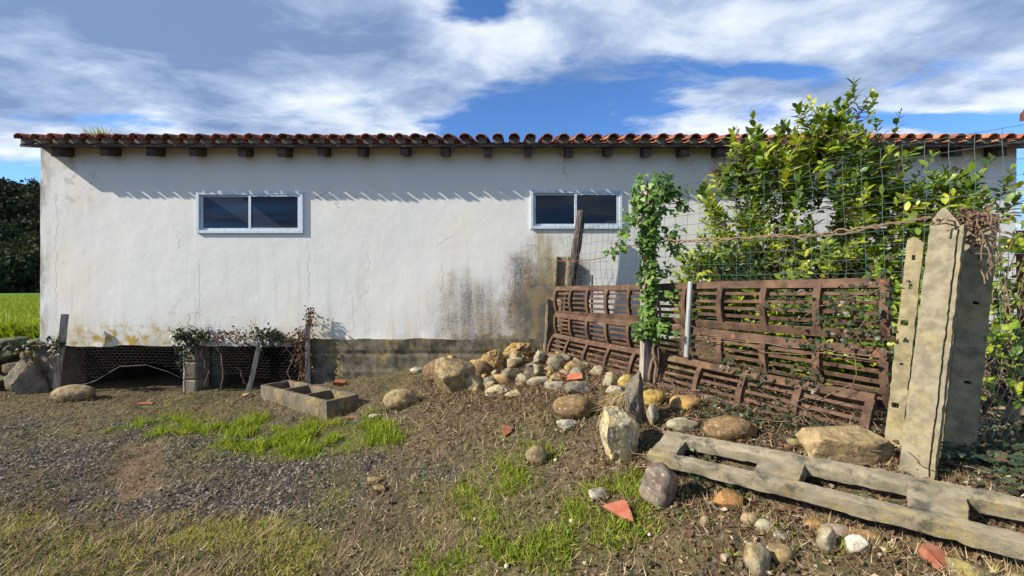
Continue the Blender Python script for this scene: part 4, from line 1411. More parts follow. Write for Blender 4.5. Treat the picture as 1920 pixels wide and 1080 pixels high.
def rack(label, z_top, z_bot, prof, nslat, a=0.0, b=1.0, dz=0.0, nrib=11, ribside=1, seed=0):
    """prof(t): offset towards the viewer for t=0 (top) .. 1 (bottom); dz: rise along the length"""
    root = empty('slatted_rack', RA.lerp(RB, .5) + Vector((0, 0, z_bot)), label, 'rack', 'rusty racks forming the fence')
    s0, s1 = a * RL, b * RL

    def pt(s, t, o=0.0):
        p = RA + ru * s + rn * (prof(t) + o)
        p.z = z_top + (z_bot - z_top) * t + dz * (s / RL)
        return p

    def tangent(t):
        e = .02; q = pt(0, min(1, t + e)) - pt(0, max(0, t - e)); return q.normalized()

    def bar(t, hgt, dep, o, name, sa, sb, parts=6):
        tn = tangent(t); nn = tn.cross(ru).normalized()
        if nn.dot(rn) < 0: nn = -nn
        mb = MB(); vv, ff = [], []
        for k in range(parts + 1):
            s = sa + (sb - sa) * k / parts
            c = pt(s, t, 0) + nn * o + Vector((0, 0, .004 * math.sin(s * 3 + seed + t * 9)))
            for y in (-.5, .5):
                for x in (-.5, .5):
                    vv.append(c + tn * hgt * x + nn * dep * y)
        for k in range(parts):
            q = k * 4
            ff += [(q, q + 4, q + 5, q + 1), (q + 2, q + 3, q + 7, q + 6), (q, q + 2, q + 6, q + 4), (q + 1, q + 5, q + 7, q + 3)]
        ff += [(0, 1, 3, 2), (parts * 4, parts * 4 + 2, parts * 4 + 3, parts * 4 + 1)]
        mb.add(vv, ff)
        return mb.build(name, M['rust'], root)

    bar(.0, .058, .030, .0, 'top_rail', s0, s1)
    bar(1., .050, .034, .0, 'bottom_rail', s0, s1)
    for k in range(nslat):
        t = (k + 1) / (nslat + 1)
        bar(t - .02, .022, .014, -.022 * ribside, 'slat', s0 + .01, s1 - .01)
    for k in range(nrib):
        s = s0 + .012 + (s1 - s0 - .024) * k / (nrib - 1)
        vv, ff = [], []
        nseg = 8
        for q in range(nseg + 1):
            t = .03 + .94 * q / nseg
            tn = tangent(t); nn = tn.cross(ru).normalized()
            if nn.dot(rn) < 0: nn = -nn
            c = pt(s, t) + nn * .004 * ribside
            for yy in (-.5, .5):
                for xx in (-.5, .5):
                    vv.append(c + ru * .040 * xx + nn * .030 * yy)
        for q in range(nseg):
            e = q * 4
            ff += [(e, e + 4, e + 5, e + 1), (e + 2, e + 3, e + 7, e + 6), (e, e + 2, e + 6, e + 4), (e + 1, e + 5, e + 7, e + 3)]
        MB().add(vv, ff + [(0, 1, 3, 2), (nseg * 4, nseg * 4 + 2, nseg * 4 + 3, nseg * 4 + 1)]).build('rib', M['rust'], root)
    return root


rack('uppermost rusty slatted rack with bowed ribs along the fence line', 1.485, 1.185, lambda t: .032 * math.sin(math.pi * t), 4, b=1.0, dz=.045, seed=1)
rack('middle rusty slatted rack with ribs sloping in at the foot', 1.150, .855, lambda t: .02 + .022 * math.sin(math.pi * t) - .06 * t * t, 4, b=1.0, dz=-.01, seed=2)
rack('lowest rusty slatted rack tilted out in front at the ground', .885, .665, lambda t: .045 + .09 * t + .022 * math.sin(math.pi * t), 3, a=.0, b=.985, dz=-.01, nrib=10, seed=3)

# ---------------------------------------------------------------- leaf templates
def leaf_template(kind):
    """returns verts, tri faces of a leaf along +Y, about one unit long, facing +Z"""
    if kind == 'citrus':
        prof = [(0, .0), (.12, .10), (.32, .21), (.55, .24), (.78, .16), (1.0, 0)]
        v = []
        for y, w_ in prof:
            z = -.10 * (y - .35) ** 2 * 1.6
            v += [(-w_, y, z + .22 * w_), (0, y, z), (w_, y, z + .22 * w_)]
        f = []
        for k in range(len(prof) - 1):
            a = k * 3
            for s in (0, 1):
                f += [(a + s, a + s + 1, a + s + 4), (a + s, a + s + 4, a + s + 3)]
        return np.array(v), np.array(f)
    if kind == 'ivy':
        out = [(0, 0), (.20, -.10), (.46, .02), (.50, .28), (.27, .36), (.30, .62), (0, 1.0), (-.30, .62), (-.27, .36), (-.50, .28), (-.46, .02), (-.20, -.10)]
        v = [(0, .32, .06)] + [(x, y, -.12 * abs(x) + (-.08 if y > .8 else 0)) for x, y in out]
        n = len(out)
        f = [(0, 1 + k, 1 + (k + 1) % n) for k in range(n)]
        return np.array(v), np.array(f)
    if kind == 'dead':
        v = [(0, 0, 0), (.28, .25, .16), (.22, .7, .08), (0, 1, .22), (-.22, .7, .10), (-.28, .25, .14), (0, .5, -.03)]
        f = [(6, k, (k + 1) % 6) for k in range(6)]
        return np.array(v), np.array(f)
    if kind == 'blade':
        v = [(-.035, 0, 0), (.035, 0, 0), (-.03, .4, .10), (.03, .4, .10), (-.017, .75, .30), (.017, .75, .30), (0, 1, .55)]
        return np.array(v), np.array([(0, 1, 3), (0, 3, 2), (2, 3, 5), (2, 5, 4), (4, 5, 6)])


LEAF = {k: leaf_template(k) for k in ('citrus', 'ivy', 'dead', 'blade')}


def frames(pos_, fwd, nrm, scale):
    """matrices that carry a leaf template: +Y along fwd, +Z towards nrm"""
    f = fwd / np.maximum(np.linalg.norm(fwd, axis=1), 1e-9)[:, None]
    n = nrm - (nrm * f).sum(1)[:, None] * f
    n /= np.maximum(np.linalg.norm(n, axis=1), 1e-9)[:, None]
    x = np.cross(f, n)
    Mx = np.zeros((len(pos_), 3, 4))
    sc_ = scale[:, None]
    Mx[:, :, 0] = x * sc_; Mx[:, :, 1] = f * sc_; Mx[:, :, 2] = n * sc_; Mx[:, :, 3] = pos_
    return Mx


def foliage(root, kind, Mx, tint, mat, singles=0, name='foliage', stuff=True):
    """the leaves nearest the camera become parts of their own, the rest one part"""
    tv, tf = LEAF[kind]
    off = np.array(world_loc(root)) if root is not None else np.zeros(3)
    idx = np.arange(len(Mx))
    if singles:
        size = np.linalg.norm(Mx[:, :, 1], axis=1) / np.linalg.norm(Mx[:, :, 3] - [0, 0, 1.5], axis=1)
        order = np.argsort(-size)
        own, idx = order[:singles], order[singles:]
        bins = {}
        for i in own:
            b = int(min(tint[i], .999) * 12)
            if b not in bins:
                bins[b] = fastmesh('leaf', tv, tf, M[mat], True, dict(tint=np.full(len(tv), (b + .5) / 12)))
            o = bpy.data.objects.new('leaf', bins[b]); col.objects.link(o)
            o.parent = root
            m4 = Matrix([list(Mx[i][r]) for r in range(3)] + [[0, 0, 0, 1]])
            m4.translation = m4.translation - Vector(off)
            o.matrix_basis = m4
    if len(idx):
        v, f, t = scatter(tv, tf, Mx[idx], tint[idx])
        o = link(name, fastmesh(name, v - off, f, M[mat], True, dict(tint=t)), root)
        if stuff: o['kind'] = 'stuff'
        return o


def wander(a, b, n, amp, seed, sag=0.0):
    a, b = np.array(a, float), np.array(b, float)
    t = np.linspace(0, 1, n)[:, None]
    p = a + (b - a) * t
    for k in range(3):
        p[:, k] += amp * fbm(np.stack([t[:, 0] * 4 + seed, np.full(n, k * 7.7), np.full(n, seed * 1.3)], 1), 1.0, 3, .6, seed) * np.sin(np.pi * np.clip(t[:, 0] * 1.02, 0, 1)) ** .5
    p[:, 2] -= sag * np.sin(np.pi * t[:, 0])
    return p


# ---------------------------------------------------------------- citrus tree behind the fence
tree = empty('citrus_tree', (2.95, 4.15, gz(2.95, 4.15)), 'bushy yellow green citrus tree behind the wire mesh', 'tree')
r_ = np.random.default_rng(77)
ELL = [((3.05, 4.15, 2.15), (1.05, .62, .95), 370), ((2.95, 4.1, 1.30), (1.30, .75, .62), 360), ((3.45, 4.1, 2.75), (.55, .40, .62), 75), ((2.62, 4.1, 2.62), (.42, .36, .55), 60),
       ((3.70, 3.9, 1.95), (.60, .5, .55), 100), ((2.0, 4.0, 1.45), (.38, .35, .35), 20), ((4.15, 3.75, 2.25), (.55, .35, .30), 62), ((3.55, 4.1, 3.25), (.16, .16, .35), 8), ((3.15, 4.1, 3.0), (.30, .25, .28), 26), ((2.7, 3.6, .95), (.8, .35, .28), 110), ((2.1, 4.0, 1.35), (.40, .3, .5), 40), ((3.3, 3.3, 1.1), (.5, .3, .4), 70)]
tips = []
for c_, r3, n_ in ELL:
    d = r_.normal(size=(n_, 3)); d /= np.linalg.norm(d, axis=1)[:, None]
    tips.append(np.array(c_) + d * (r_.uniform(.25, 1, n_) ** .45)[:, None] * np.array(r3))
tips = np.concatenate(tips); tips[:, 2] = np.maximum(tips[:, 2], .78)
tips[:, 1] = np.minimum(tips[:, 1], 5.2)
nodes = [np.array([2.95, 4.15, .6]), np.array([2.94, 4.15, 1.0]), np.array([2.92, 4.13, 1.35])]
for e in ((2.55, 4.1, 1.7), (3.3, 4.15, 1.75), (2.95, 4.2, 1.95), (3.45, 4.1, 2.3), (2.7, 4.1, 2.2), (2.35, 4.05, 1.35), (3.6, 4.05, 1.6), (3.55, 4.1, 2.75), (4.0, 3.95, 2.0)):
    nodes.append(np.array(e))
par = [-1, 0, 1, 2, 2, 2, 4, 5, 2, 4, 6, 9]
main = len(nodes)
bm_ = MB(); tw = MB()
bm_.tube([nodes[0], nodes[1], nodes[2]], [.055, .045, .038], 8)
for k in range(3, main):
    bm_.tube([tuple(p) for p in wander(nodes[par[k]], nodes[k], 6, .05, 60 + k)], [.026, .024, .022, .020, .018, .015], 6)
bm_.build('trunk', M['bark'], tree, True)
order = np.argsort(np.linalg.norm(tips - nodes[2], axis=1))
nd_ = np.array(nodes[2:])
LP, LF, LN, LS, LT = [], [], [], [], []
for q, i in enumerate(order):
    tp = tips[i]
    d = np.linalg.norm(nd_ - tp, axis=1) + .35 * np.linalg.norm(nd_ - nodes[2], axis=1) * 0
    j = int(np.argmin(d))
    pth = wander(nd_[j], tp, 6, .04, 200 + q)
    tw.tube([tuple(p) for p in pth], [.008, .007, .006, .005, .004, .003], 4, False)
    nd_ = np.vstack([nd_, pth[3:4], tp[None]])
    # leaves on a leafy shoot that carries on from the tip
    out = tp - np.array([3.0, 4.15, 1.5]); out = out / np.linalg.norm(out)
    up = np.array([0, 0, 1.0])
    sd_ = out * .55 + up * r_.uniform(.25, 1.0) + r_.normal(size=3) * .30; sd_ /= np.linalg.norm(sd_)
    sl = r_.uniform(.13, .30)
    nl = int(r_.integers(11, 19))
    young = (tp[2] > 2.45 and r_.random() < .34) or r_.random() < .05
    tone = np.clip(r_.normal(.44, .20), .03, .86)
    tw.tube([tuple(tp), tuple(tp + sd_ * sl)], [.003, .002], 3, False)
    for k in range(nl):
        a = k / (nl - 1)
        p = tp + sd_ * (a * sl) - sd_ * .05
        ph = k * 2.4 + r_.uniform(-.4, .4)
        s1 = np.cross(sd_, up); s1 /= np.linalg.norm(s1) + 1e-9; s2 = np.cross(sd_, s1)
        rad = s1 * math.cos(ph) + s2 * math.sin(ph)
        fw = rad * (1.0 - .45 * a) + sd_ * (.35 + .5 * a) - up * .10
        LP.append(p); LF.append(fw); LN.append(up * .9 + sd_ * .5 - rad * .1 + np.array([-.6, -.40, .1]) + r_.normal(size=3) * .35)
        sz_ = r_.uniform(.055, .13) * (.65 if a > .8 else 1.0)
        if young and a > .55:
            LT.append(r_.uniform(.955, 1.0)); sz_ *= .62
        else:
            LT.append(np.clip(r_.normal(tone, .12), 0, .90))
        LS.append(sz_)
tw.build('twigs', M['bark'], tree)
LP, LF, LN, LS, LT = map(np.array, (LP, LF, LN, LS, LT))
back = LP[:, 1] < 5.3
foliage(tree, 'citrus', frames(LP, LF, LN, LS)[back], LT[back], 'citrus_leaf', 300)


# ---------------------------------------------------------------- ivy and other climbers
def leaf_cloud(pts, n, spread, size, seed, out_from=None, tint=(.45, .22), face=(-.35, -.8, .45)):
    r_ = np.random.default_rng(seed)
    pts = np.asarray(pts, float)
    k = r_.integers(0, len(pts), n)
    p = pts[k] + r_.normal(size=(n, 3)) * np.asarray(spread)
    nr = np.tile(np.array(face, float), (n, 1)) + r_.normal(size=(n, 3)) * .45
    if out_from is not None:
        o_ = p - np.asarray(out_from)[k] if np.ndim(out_from) == 2 else p - out_from
        o_ /= np.linalg.norm(o_, axis=1)[:, None] + 1e-9
        nr = o_ * 1.2 + np.array([-.1, -.2, .45]) + r_.normal(size=(n, 3)) * .3
    fw = np.array([0, 0, -.8]) + r_.normal(size=(n, 3)) * .55
    return frames(p, fw, nr, r_.uniform(size[0], size[1], n)), np.clip(r_.normal(tint[0], tint[1], n), 0, .999)


ivy = empty('ivy_plant', (1.20, 3.50, .6), 'glossy green ivy climbing the wooden stake into a bushy head', 'ivy')
r_ = np.random.default_rng(91)
axis_, rad_, ctr = [], [], []
P_, O_ = [], []
for z in np.linspace(1.05, 2.50, 1350):
    if z < 1.30: rr = .060 + .05 * math.sin(z * 25) ** 2
    elif z < 1.55: rr = .065
    elif z < 2.05: rr = .082 + .022 * math.sin(z * 17)
    else: rr = .085 + .095 * math.sin(min(1, (z - 2.05) / .42) * math.pi * .62)
    a = r_.uniform(0, 2 * math.pi); k = r_.uniform(.65, 1.08)
    cx0 = 1.205 + (.05 if z > 2.1 else 0) * (z - 2.1) * 2
    P_.append((cx0 + math.cos(a) * rr * k * .88, 3.49 + math.sin(a) * rr * k, z)); O_.append((cx0, 3.5, z - .05))
# hanging shoulders of the head
for (x, y, z, s, n_) in ((1.38, 3.42, 2.32, .05, 70), (1.46, 3.42, 2.22, .035, 34), (1.10, 3.44, 2.24, .04, 40), (1.02, 3.42, 2.12, .03, 24), (.97, 3.42, 1.98, .035, 26), (.94, 3.40, 1.88, .04, 24), (.88, 3.42, 1.84, .035, 18),
                         (1.36, 3.45, 1.95, .05, 46), (1.44, 3.45, 1.86, .04, 26), (1.28, 3.4, 1.17, .06, 60), (1.10, 3.42, 1.16, .04, 30), (1.34, 3.46, 1.45, .035, 20), (1.35, 3.46, 1.66, .04, 26)):
    q = r_.normal(size=(n_, 3)) * s + (x, y, z)
    P_ += [tuple(p) for p in q]; O_ += [(x, y + .1, z - .1)] * n_
P_, O_ = np.array(P_), np.array(O_)
n_ = len(P_)
od = P_ - O_; od /= np.linalg.norm(od, axis=1)[:, None] + 1e-9
nr = od * 1.0 + np.array([-.25, -.35, .55]) + r_.normal(size=(n_, 3)) * .3
fw = np.array([0, 0, -.75]) + od * .35 + r_.normal(size=(n_, 3)) * .4
foliage(ivy, 'ivy', frames(P_, fw, nr, r_.uniform(.022, .062, n_)), np.clip(r_.normal(.50, .27, n_), 0, .98), 'ivy_leaf', 300)
m = MB()
for k in range(5):
    p = wander((1.22 + .02 * k, 3.47 - .02 * (k % 2), .62), (1.2 + .02 * (k % 3), 3.46, 2.35), 26, .05, 300 + k); m.tube([tuple(q) for q in p], [.014 - .0003 * j for j in range(26)], 5)
for a, b in (((1.25, 3.5, 2.3), (1.58, 3.42, 2.16)), ((1.15, 3.47, 2.3), (.88, 3.42, 1.82)), ((1.24, 3.5, 1.98), (1.46, 3.45, 1.84))):
    m.tube([tuple(q) for q in wander(a, b, 9, .03, 310)], .004, 4)
m.build('stem', M['dry_vine'], ivy, True)

# dark ivy over the crawl space lintel, dead vine on the upright stake
def climber(label, loc, clusters, stems, mat, size, tint, singles=60, lk='ivy', seed=1):
    root = empty('climbing_vine', loc, label, 'vine')
    Ms, Ts = [], []
    for k, (c_, sp, n_) in enumerate(clusters):
        a, t = leaf_cloud([c_], n_, sp, size, seed * 100 + k, None, tint)
        Ms.append(a); Ts.append(t)
    foliage(root, lk, np.concatenate(Ms), np.concatenate(Ts), mat, singles)
    m = MB()
    for k, (a, b, rr) in enumerate(stems):
        m.tube([tuple(q) for q in wander(a, b, 10, .05, seed * 50 + k)], rr, 4)
    m.build('stem', M['dry_vine'], root)
    return root


yv = 5.36
climber('dark ivy clump on the left part of the crawl space lintel', (-4.42, yv, .1),
        [((-4.48, yv, .87), (.07, .04, .06), 120), ((-4.36, yv, .80), (.06, .04, .08), 120), ((-4.20, yv, .86), (.05, .04, .06), 70), ((-4.40, yv - .03, .66), (.05, .03, .07), 60), ((-4.45, yv - .03, .45), (.03, .02, .08), 16)],
        [((-4.42, yv - .04, .05), (-4.40, yv, .8), .010), ((-4.4, yv, .8), (-4.55, yv, 1.0), .004), ((-4.36, yv, .8), (-4.38, yv, 1.12), .003), ((-4.3, yv, .75), (-4.15, yv, .98), .004), ((-4.52, yv - .05, .62), (-4.66, yv, .98), .005)],
        'dark_ivy', (.03, .055), (.5, .3), 110, 'ivy', 3)
climber('half dead ivy straggling along the middle of the crawl space lintel', (-3.85, yv, .1),
        [((-4.0, yv, .86), (.05, .03, .05), 46), ((-3.86, yv, .88), (.05, .03, .05), 46), ((-3.70, yv, .87), (.06, .03, .04), 44), ((-3.62, yv, .78), (.06, .03, .05), 30)],
        [((-4.35, yv - .02, .74), (-3.5, yv - .02, .82), .006), ((-4.1, yv, .7), (-3.9, yv, .92), .005), ((-3.98, yv, .7), (-3.78, yv, .93), .004), ((-3.8, yv, .7), (-3.6, yv, .92), .005), ((-3.95, yv - .1, .72), (-3.88, yv - .1, .15), .005), ((-3.7, yv - .08, .45), (-3.5, yv - .1, .1), .004), ((-4.12, yv - .1, .7), (-4.1, yv - .1, .2), .004)],
        'dead_leaf', (.025, .05), (.35, .25), 60, 'dead', 4)
climber('dark ivy clump above the thin slanting stake', (-3.4, yv, .1),
        [((-3.42, yv, .88), (.07, .04, .05), 110), ((-3.30, yv, .90), (.07, .04, .04), 100), ((-3.18, yv, .84), (.06, .04, .05), 70), ((-3.38, yv - .03, .76), (.04, .03, .05), 40)],
        [((-3.5, yv, .8), (-3.05, yv, .86), .006), ((-3.4, yv, .85), (-3.55, yv, 1.06), .003), ((-3.3, yv, .72), (-3.2, yv, .98), .004)],
        'dark_ivy', (.03, .05), (.5, .3), 90, 'ivy', 5)
climber('reddish dead vine covering the upright stake beside the plinth', (-2.80, yv, .1),
        [((-2.80, yv - .02, z), (.045, .03, .05), 70) for z in np.arange(.25, .95, .09)] + [((-2.90, yv, z), (.05, .03, .06), 60) for z in (.62, .74, .86, .5)] + [((-2.745, yv, z), (.03, .03, .05), 55) for z in (1.0, 1.08, 1.16)] + [((-3.05, yv, .78), (.07, .03, .05), 70)],
        [((-2.82, yv - .02, .1), (-2.76, yv, 1.2), .007), ((-2.86, yv - .02, .12), (-2.9, yv, .95), .006), ((-2.8, yv, .8), (-3.15, yv, .84), .006), ((-3.05, yv - .05, .8), (-2.95, yv - .08, .25), .004)],
        'dead_leaf', (.022, .045), (.28, .2), 150, 'dead', 6)
climber('small ivy sprig on the leaning grey stake', (-6.02, 5.26, .4),
        [((-6.05, 5.25, .74), (.05, .03, .05), 60), ((-6.3, 5.3, .74), (.12, .04, .04), 60), ((-6.6, 5.3, .72), (.12, .04, .04), 60)],
        [((-6.05, 5.25, .4), (-6.03, 5.25, .85), .005), ((-6.7, 5.3, .7), (-6.0, 5.26, .74), .005)], 'dark_ivy', (.03, .055), (.55, .3), 60, 'ivy', 7)

climber('ivy trailing over the right end of the racks beside the holed post', (2.0, 2.2, .65),
        [((1.94, 2.30, 1.42), (.07, .07, .07), 60), ((2.02, 2.16, 1.5), (.04, .05, .10), 50), ((1.95, 2.25, 1.24), (.07, .08, .04), 44), ((1.86, 2.42, 1.16), (.07, .08, .02), 26), ((1.75, 2.58, 1.40), (.06, .08, .03), 22), ((1.66, 2.66, .92), (.06, .08, .04), 40), ((1.78, 2.46, .95), (.07, .08, .04), 34), ((1.58, 2.9, .93), (.05, .06, .02), 16),
         ((2.02, 2.15, 1.22), (.03, .04, .10), 34), ((1.84, 2.44, 1.30), (.12, .12, .03), 20), ((2.16, 2.02, 1.02), (.02, .03, .05), 10)],
        [((2.02, 2.16, 1.5), (1.82, 2.45, 1.33), .0022), ((2.0, 2.2, 1.12), (1.45, 3.1, 1.12), .003), ((2.0, 2.2, 1.10), (1.5, 3.0, 1.09), .0025), ((1.95, 2.25, .95), (1.72, 2.5, .75), .0025), ((1.98, 2.2, 1.36), (1.93, 2.26, .9), .002)],
        'dark_ivy', (.018, .036), (.62, .28), 150, 'ivy', 8)
climber('tangle of dry brown vine wound round the tops of the leaning posts', (2.2, 1.95, 1.7),
        [((2.20, 1.90, 1.83), (.05, .03, .03), 45), ((2.30, 1.97, 1.84), (.05, .04, .03), 40), ((2.27, 1.93, 1.74), (.03, .03, .05), 20), ((2.42, 2.05, 1.89), (.07, .04, .02), 40), ((2.12, 1.95, 1.85), (.04, .03, .02), 20)],
        [((2.0 + .05 * k, 1.86, 1.80 + .02 * (k % 3)), (2.55 - .04 * k, 2.05, 1.86 - .05 * (k % 4)), .004) for k in range(9)] + [((2.2 + .02 * k, 1.86, 1.85), (2.24 + .015 * k, 1.87, 1.52 + .02 * k), .003) for k in range(6)],
        'dead_leaf', (.015, .032), (.30, .2), 80, 'dead', 9)

# rusty twisted strands that run from the channel post over the ivy to the posts
def strand(label, pts, rr, mat, seed, sag=.0, turns=0):
    root = None; m = MB()
    for k in range(2 if turns else 1):
        allp = []
        for a, b in zip(pts[:-1], pts[1:]):
            w_ = wander(a, b, 40, .025, seed + k, sag)
            t = np.linspace(0, 1, 40)
            if turns:
                w_[:, 2] += .007 * np.sin(t * turns * 6.28 + k * 3.14); w_[:, 1] += .007 * np.cos(t * turns * 6.28 + k * 3.14)
            allp += [tuple(q) for q in w_]
        base = Vector(pts[0])
        m.tube([Vector(p) - base for p in allp], rr, 4)
    o = m.build('wire_strand', M[mat]); o.location = Vector(pts[0])
    return tag(o, label, 'wire')


strand('rusty wire sagging from the channel post to the ivy', [(.62, 5.28, 1.86), (1.13, 3.55, 1.90)], .0045, 'wire_rust', 11, .06)
strand('brown twisted strand of dry vine and wire between ivy and leaning posts', [(1.25, 3.5, 1.94), (1.75, 2.75, 1.86), (2.14, 2.02, 1.86)], .006, 'dry_vine', 15, .02, 9)
strand('loose brown twig curling up beside the right window', [(.35, 5.36, 2.02), (.20, 5.36, 2.10)], .003, 'dry_vine', 17, -.02)


# ---------------------------------------------------------------- wire meshes
def mesh_fence(label, a, b, z0, z1, cell_w, cell_h, rr, mat, seed, warp=.02, kind='square'):
    a, b = np.array(a, float), np.array(b, float)
    L = np.linalg.norm(b - a); nx = int(round(L / cell_w)); nz = int(round((z1 - z0) / cell_h))
    root = empty('wire_mesh', ((a[0] + b[0]) / 2, (a[1] + b[1]) / 2, z0), label, 'wire mesh')
    d = (b - a) / L; nrm = np.array([-d[1], d[0]])

    def P(s, z):
        q = np.array([[s * 1.3, z * 1.7, seed]])
        o = warp * fbm(q, 1.0, 3, .5, seed)[0]; dz = warp * .6 * fbm(q, 1.4, 2, .5, seed + 4)[0]; ds = warp * .8 * fbm(q, 2.2, 2, .5, seed + 7)[0]
        return (a[0] + d[0] * (s + ds) + nrm[0] * o, a[1] + d[1] * (s + ds) + nrm[1] * o, z + dz)
    m = MB()
    if kind == 'square':
        for i in range(nx + 1):
            m.tube([P(i * cell_w, z0 + (z1 - z0) * k / 12) for k in range(13)], rr, 3, False)
        for j in range(nz + 1):
            m.tube([P(L * k / 40, z0 + j * cell_h) for k in range(41)], rr, 3, False)
    elif kind == 'diamond':
        n_ = int(L / cell_w) + int((z1 - z0) / cell_h)
        for sgn in (1, -1):
            for i in range(-n_, n_ * 2):
                pts = []
                for k in range(int((z1 - z0) / cell_h) * 2 + 1):
                    z = z0 + k * cell_h / 2; s = i * cell_w + sgn * k * cell_w / 2
                    if 0 <= s <= L: pts.append(P(s, z))
                if len(pts) > 1: m.tube(pts, rr, 3, False)
    else:                                   # hexagonal netting
        for j in range(nz):
            for i in range(nx):
                s = (i + (.5 if j % 2 else 0)) * cell_w; z = z1 - j * cell_h
                if z - cell_h < kind(s): continue
                p = [P(s, z), P(s + cell_w / 2, z - cell_h * .35), P(s + cell_w / 2, z - cell_h), P(s - cell_w / 2 + cell_w, z - cell_h * .35), P(s + cell_w, z)]
                m.tube([p[0], p[1], p[2]], rr, 3, False); m.tube([p[1], p[4]], rr, 3, False)
    m.build('netting', M[mat], root)
    return root


mesh_fence('green square wire mesh in front of the citrus tree', (1.30, 3.60), (2.95, 2.03), 1.25, 2.40, .095, .088, .0017, 'wire_green', 21, .02)
mesh_fence('rusted loose square netting between the channel post and the ivy', (.66, 5.22), (1.12, 3.60), 1.42, 2.16, .10, .09, .0016, 'wire_steel', 23, .07)
mesh_fence('grey hexagonal netting behind the top of the racks', (1.62, 3.18), (2.10, 2.30), 1.42, 1.86, .055, .048, .0012, 'wire_steel', 25, .012, lambda s: 0)
mesh_fence('hexagonal netting torn into an arch over the left crawl space', (-6.02, 5.33), (-4.45, 5.36), .05, .70, .062, .040, .0010, 'wire_steel', 27, .02,
           lambda s: .08 + .38 * math.sin(min(1, max(0, (s - .25) / 1.5)) * math.pi) ** .8 if s > .25 else .05)
mesh_fence('hexagonal netting hanging over the right crawl space', (-4.32, 5.36), (-2.86, 5.34), .05, .72, .062, .038, .0010, 'wire_steel', 29, .03, lambda s: .30 - .06 * s if s < 1.0 else .22)
mesh_fence('dark green chain link mesh in the shade right of the leaning posts', (2.24, 1.96), (3.3, 2.30), .60, 1.35, .085, .085, .0014, 'wire_green', 31, .03, 'diamond')
edge = [(-5.78, 5.33, .12), (-5.83, 5.32, .18), (-5.62, 5.33, .25), (-5.3, 5.33, .44), (-4.95, 5.34, .46), (-4.65, 5.35, .36), (-4.50, 5.36, .28)]
m = MB(); m.tube([Vector(p) - Vector(edge[0]) for p in edge], .0022, 4); o = m.build('wire_strand', M['wire_steel']); o.location = edge[0]
tag(o, 'curled loose edge wire of the torn netting', 'wire')

# ---------------------------------------------------------------- plants at the right edge
def shrub(label, c_, r3, ntip, size, mat, seed, tint, singles=100):
    root = empty('shrub', (c_[0], c_[1], gz(c_[0], c_[1])), label, 'shrub')
    r_ = np.random.default_rng(seed)
    d = r_.normal(size=(ntip, 3)); d /= np.linalg.norm(d, axis=1)[:, None]
    tips = np.array(c_) + d * (r_.uniform(.2, 1, ntip) ** .5)[:, None] * np.array(r3)
    m = MB(); Ps, Fs, Ns = [], [], []
    b = np.array([c_[0], c_[1], gz(c_[0], c_[1])])
    for k, t in enumerate(tips):
        p = wander(b + r_.normal(size=3) * [.1, .1, 0], t, 7, .06, seed + k); m.tube([tuple(q) for q in p], [.006 - .0006 * j for j in range(7)], 4, False)
        for q in range(9):
            Ps.append(t + r_.normal(size=3) * .06); Fs.append(r_.normal(size=3) + (t - b) * .6); Ns.append(np.array([-.3, -.4, .8]) + r_.normal(size=3) * .5)
    m.build('stem', M['dry_vine'], root)
    Ps, Fs, Ns = map(np.array, (Ps, Fs, Ns))
    foliage(root, 'citrus', frames(Ps, Fs, Ns, r_.uniform(size[0], size[1], len(Ps))), np.clip(r_.normal(tint, .2, len(Ps)), 0, .9), mat, singles)
    return root


shrub('leafy green shrub behind the chain link mesh', (3.25, 2.60, 1.05), (.42, .3, .28), 46, (.06, .10), 'citrus_leaf', 801, .5)
shrub('loose leafy shrub above the chain link mesh at the right edge', (3.35, 2.75, 1.65), (.40, .3, .42), 52, (.05, .09), 'citrus_leaf', 831, .35)

# ferny tuft growing between the roof tiles
tuft = empty('roof_weed', (-5.58, 5.30, 3.50), 'green weed tuft sprouting from the roof tiles', 'plant')
r_ = np.random.default_rng(5)
n_ = 150
Pp = np.tile(np.array([-5.58, 5.30, 3.50]), (n_, 1)) + r_.normal(size=(n_, 3)) * [.03, .02, .015]
Pp[:50, 0] += .16
Fw = r_.normal(size=(n_, 3)) * [.9, .4, .25] + [0, -.05, .55]
foliage(tuft, 'blade', frames(Pp, Fw, r_.normal(size=(n_, 3)) + [0, 0, 1], r_.uniform(.07, .19, n_)), np.clip(r_.normal(.62, .2, n_), 0, 1), 'grass', 0)
for ch in tuft.children: ch['kind'] = 'stuff'

# ---------------------------------------------------------------- grass, straw, litter, gravel
def in_view(n_, ymin=1.0, ymax=5.4, margin=1.5, power=1.0):
    n_ = int(n_ * 1.2); ymin = min(ymin, 1.0)
    y = rng.uniform(ymin ** .6, ymax ** .6, n_) ** (1 / .6)
    x = rng.uniform(-1, 1, n_) * y * margin
    return x, y


def keep_by(x, y, p):
    k = rng.random(len(x)) < p
    return x[k], y[k]


def blades(name, x, y, hmin, hmax, tint, mat, label, lean=.45, flat=False, width=1.0, cat='grass'):
    n_ = len(x); z = on_ground(x, y) - .004
    if flat:
        fw = rng.normal(size=(n_, 3)) * [1, 1, .18]; fw[:, 2] = np.abs(fw[:, 2])
        nr = rng.normal(size=(n_, 3)) * .3 + [0, 0, 1]
    else:
        fw = rng.normal(size=(n_, 3)) * [lean, lean, .1] + [0, 0, 1]
        nr = rng.normal(size=(n_, 3)) * [1, 1, .2]
    h = rng.uniform(hmin, hmax, n_)
    tv, tf = LEAF['blade']; tv = tv * [width, 1, 1]
    v, f, t = scatter(tv, tf, frames(np.stack([x, y, z], 1), fw, nr, h), np.clip(rng.normal(tint[0], tint[1], n_), 0, 1))
    return tag(link(name, fastmesh(name, v, f, M[mat], False, dict(tint=t))), label, cat, kind='stuff')


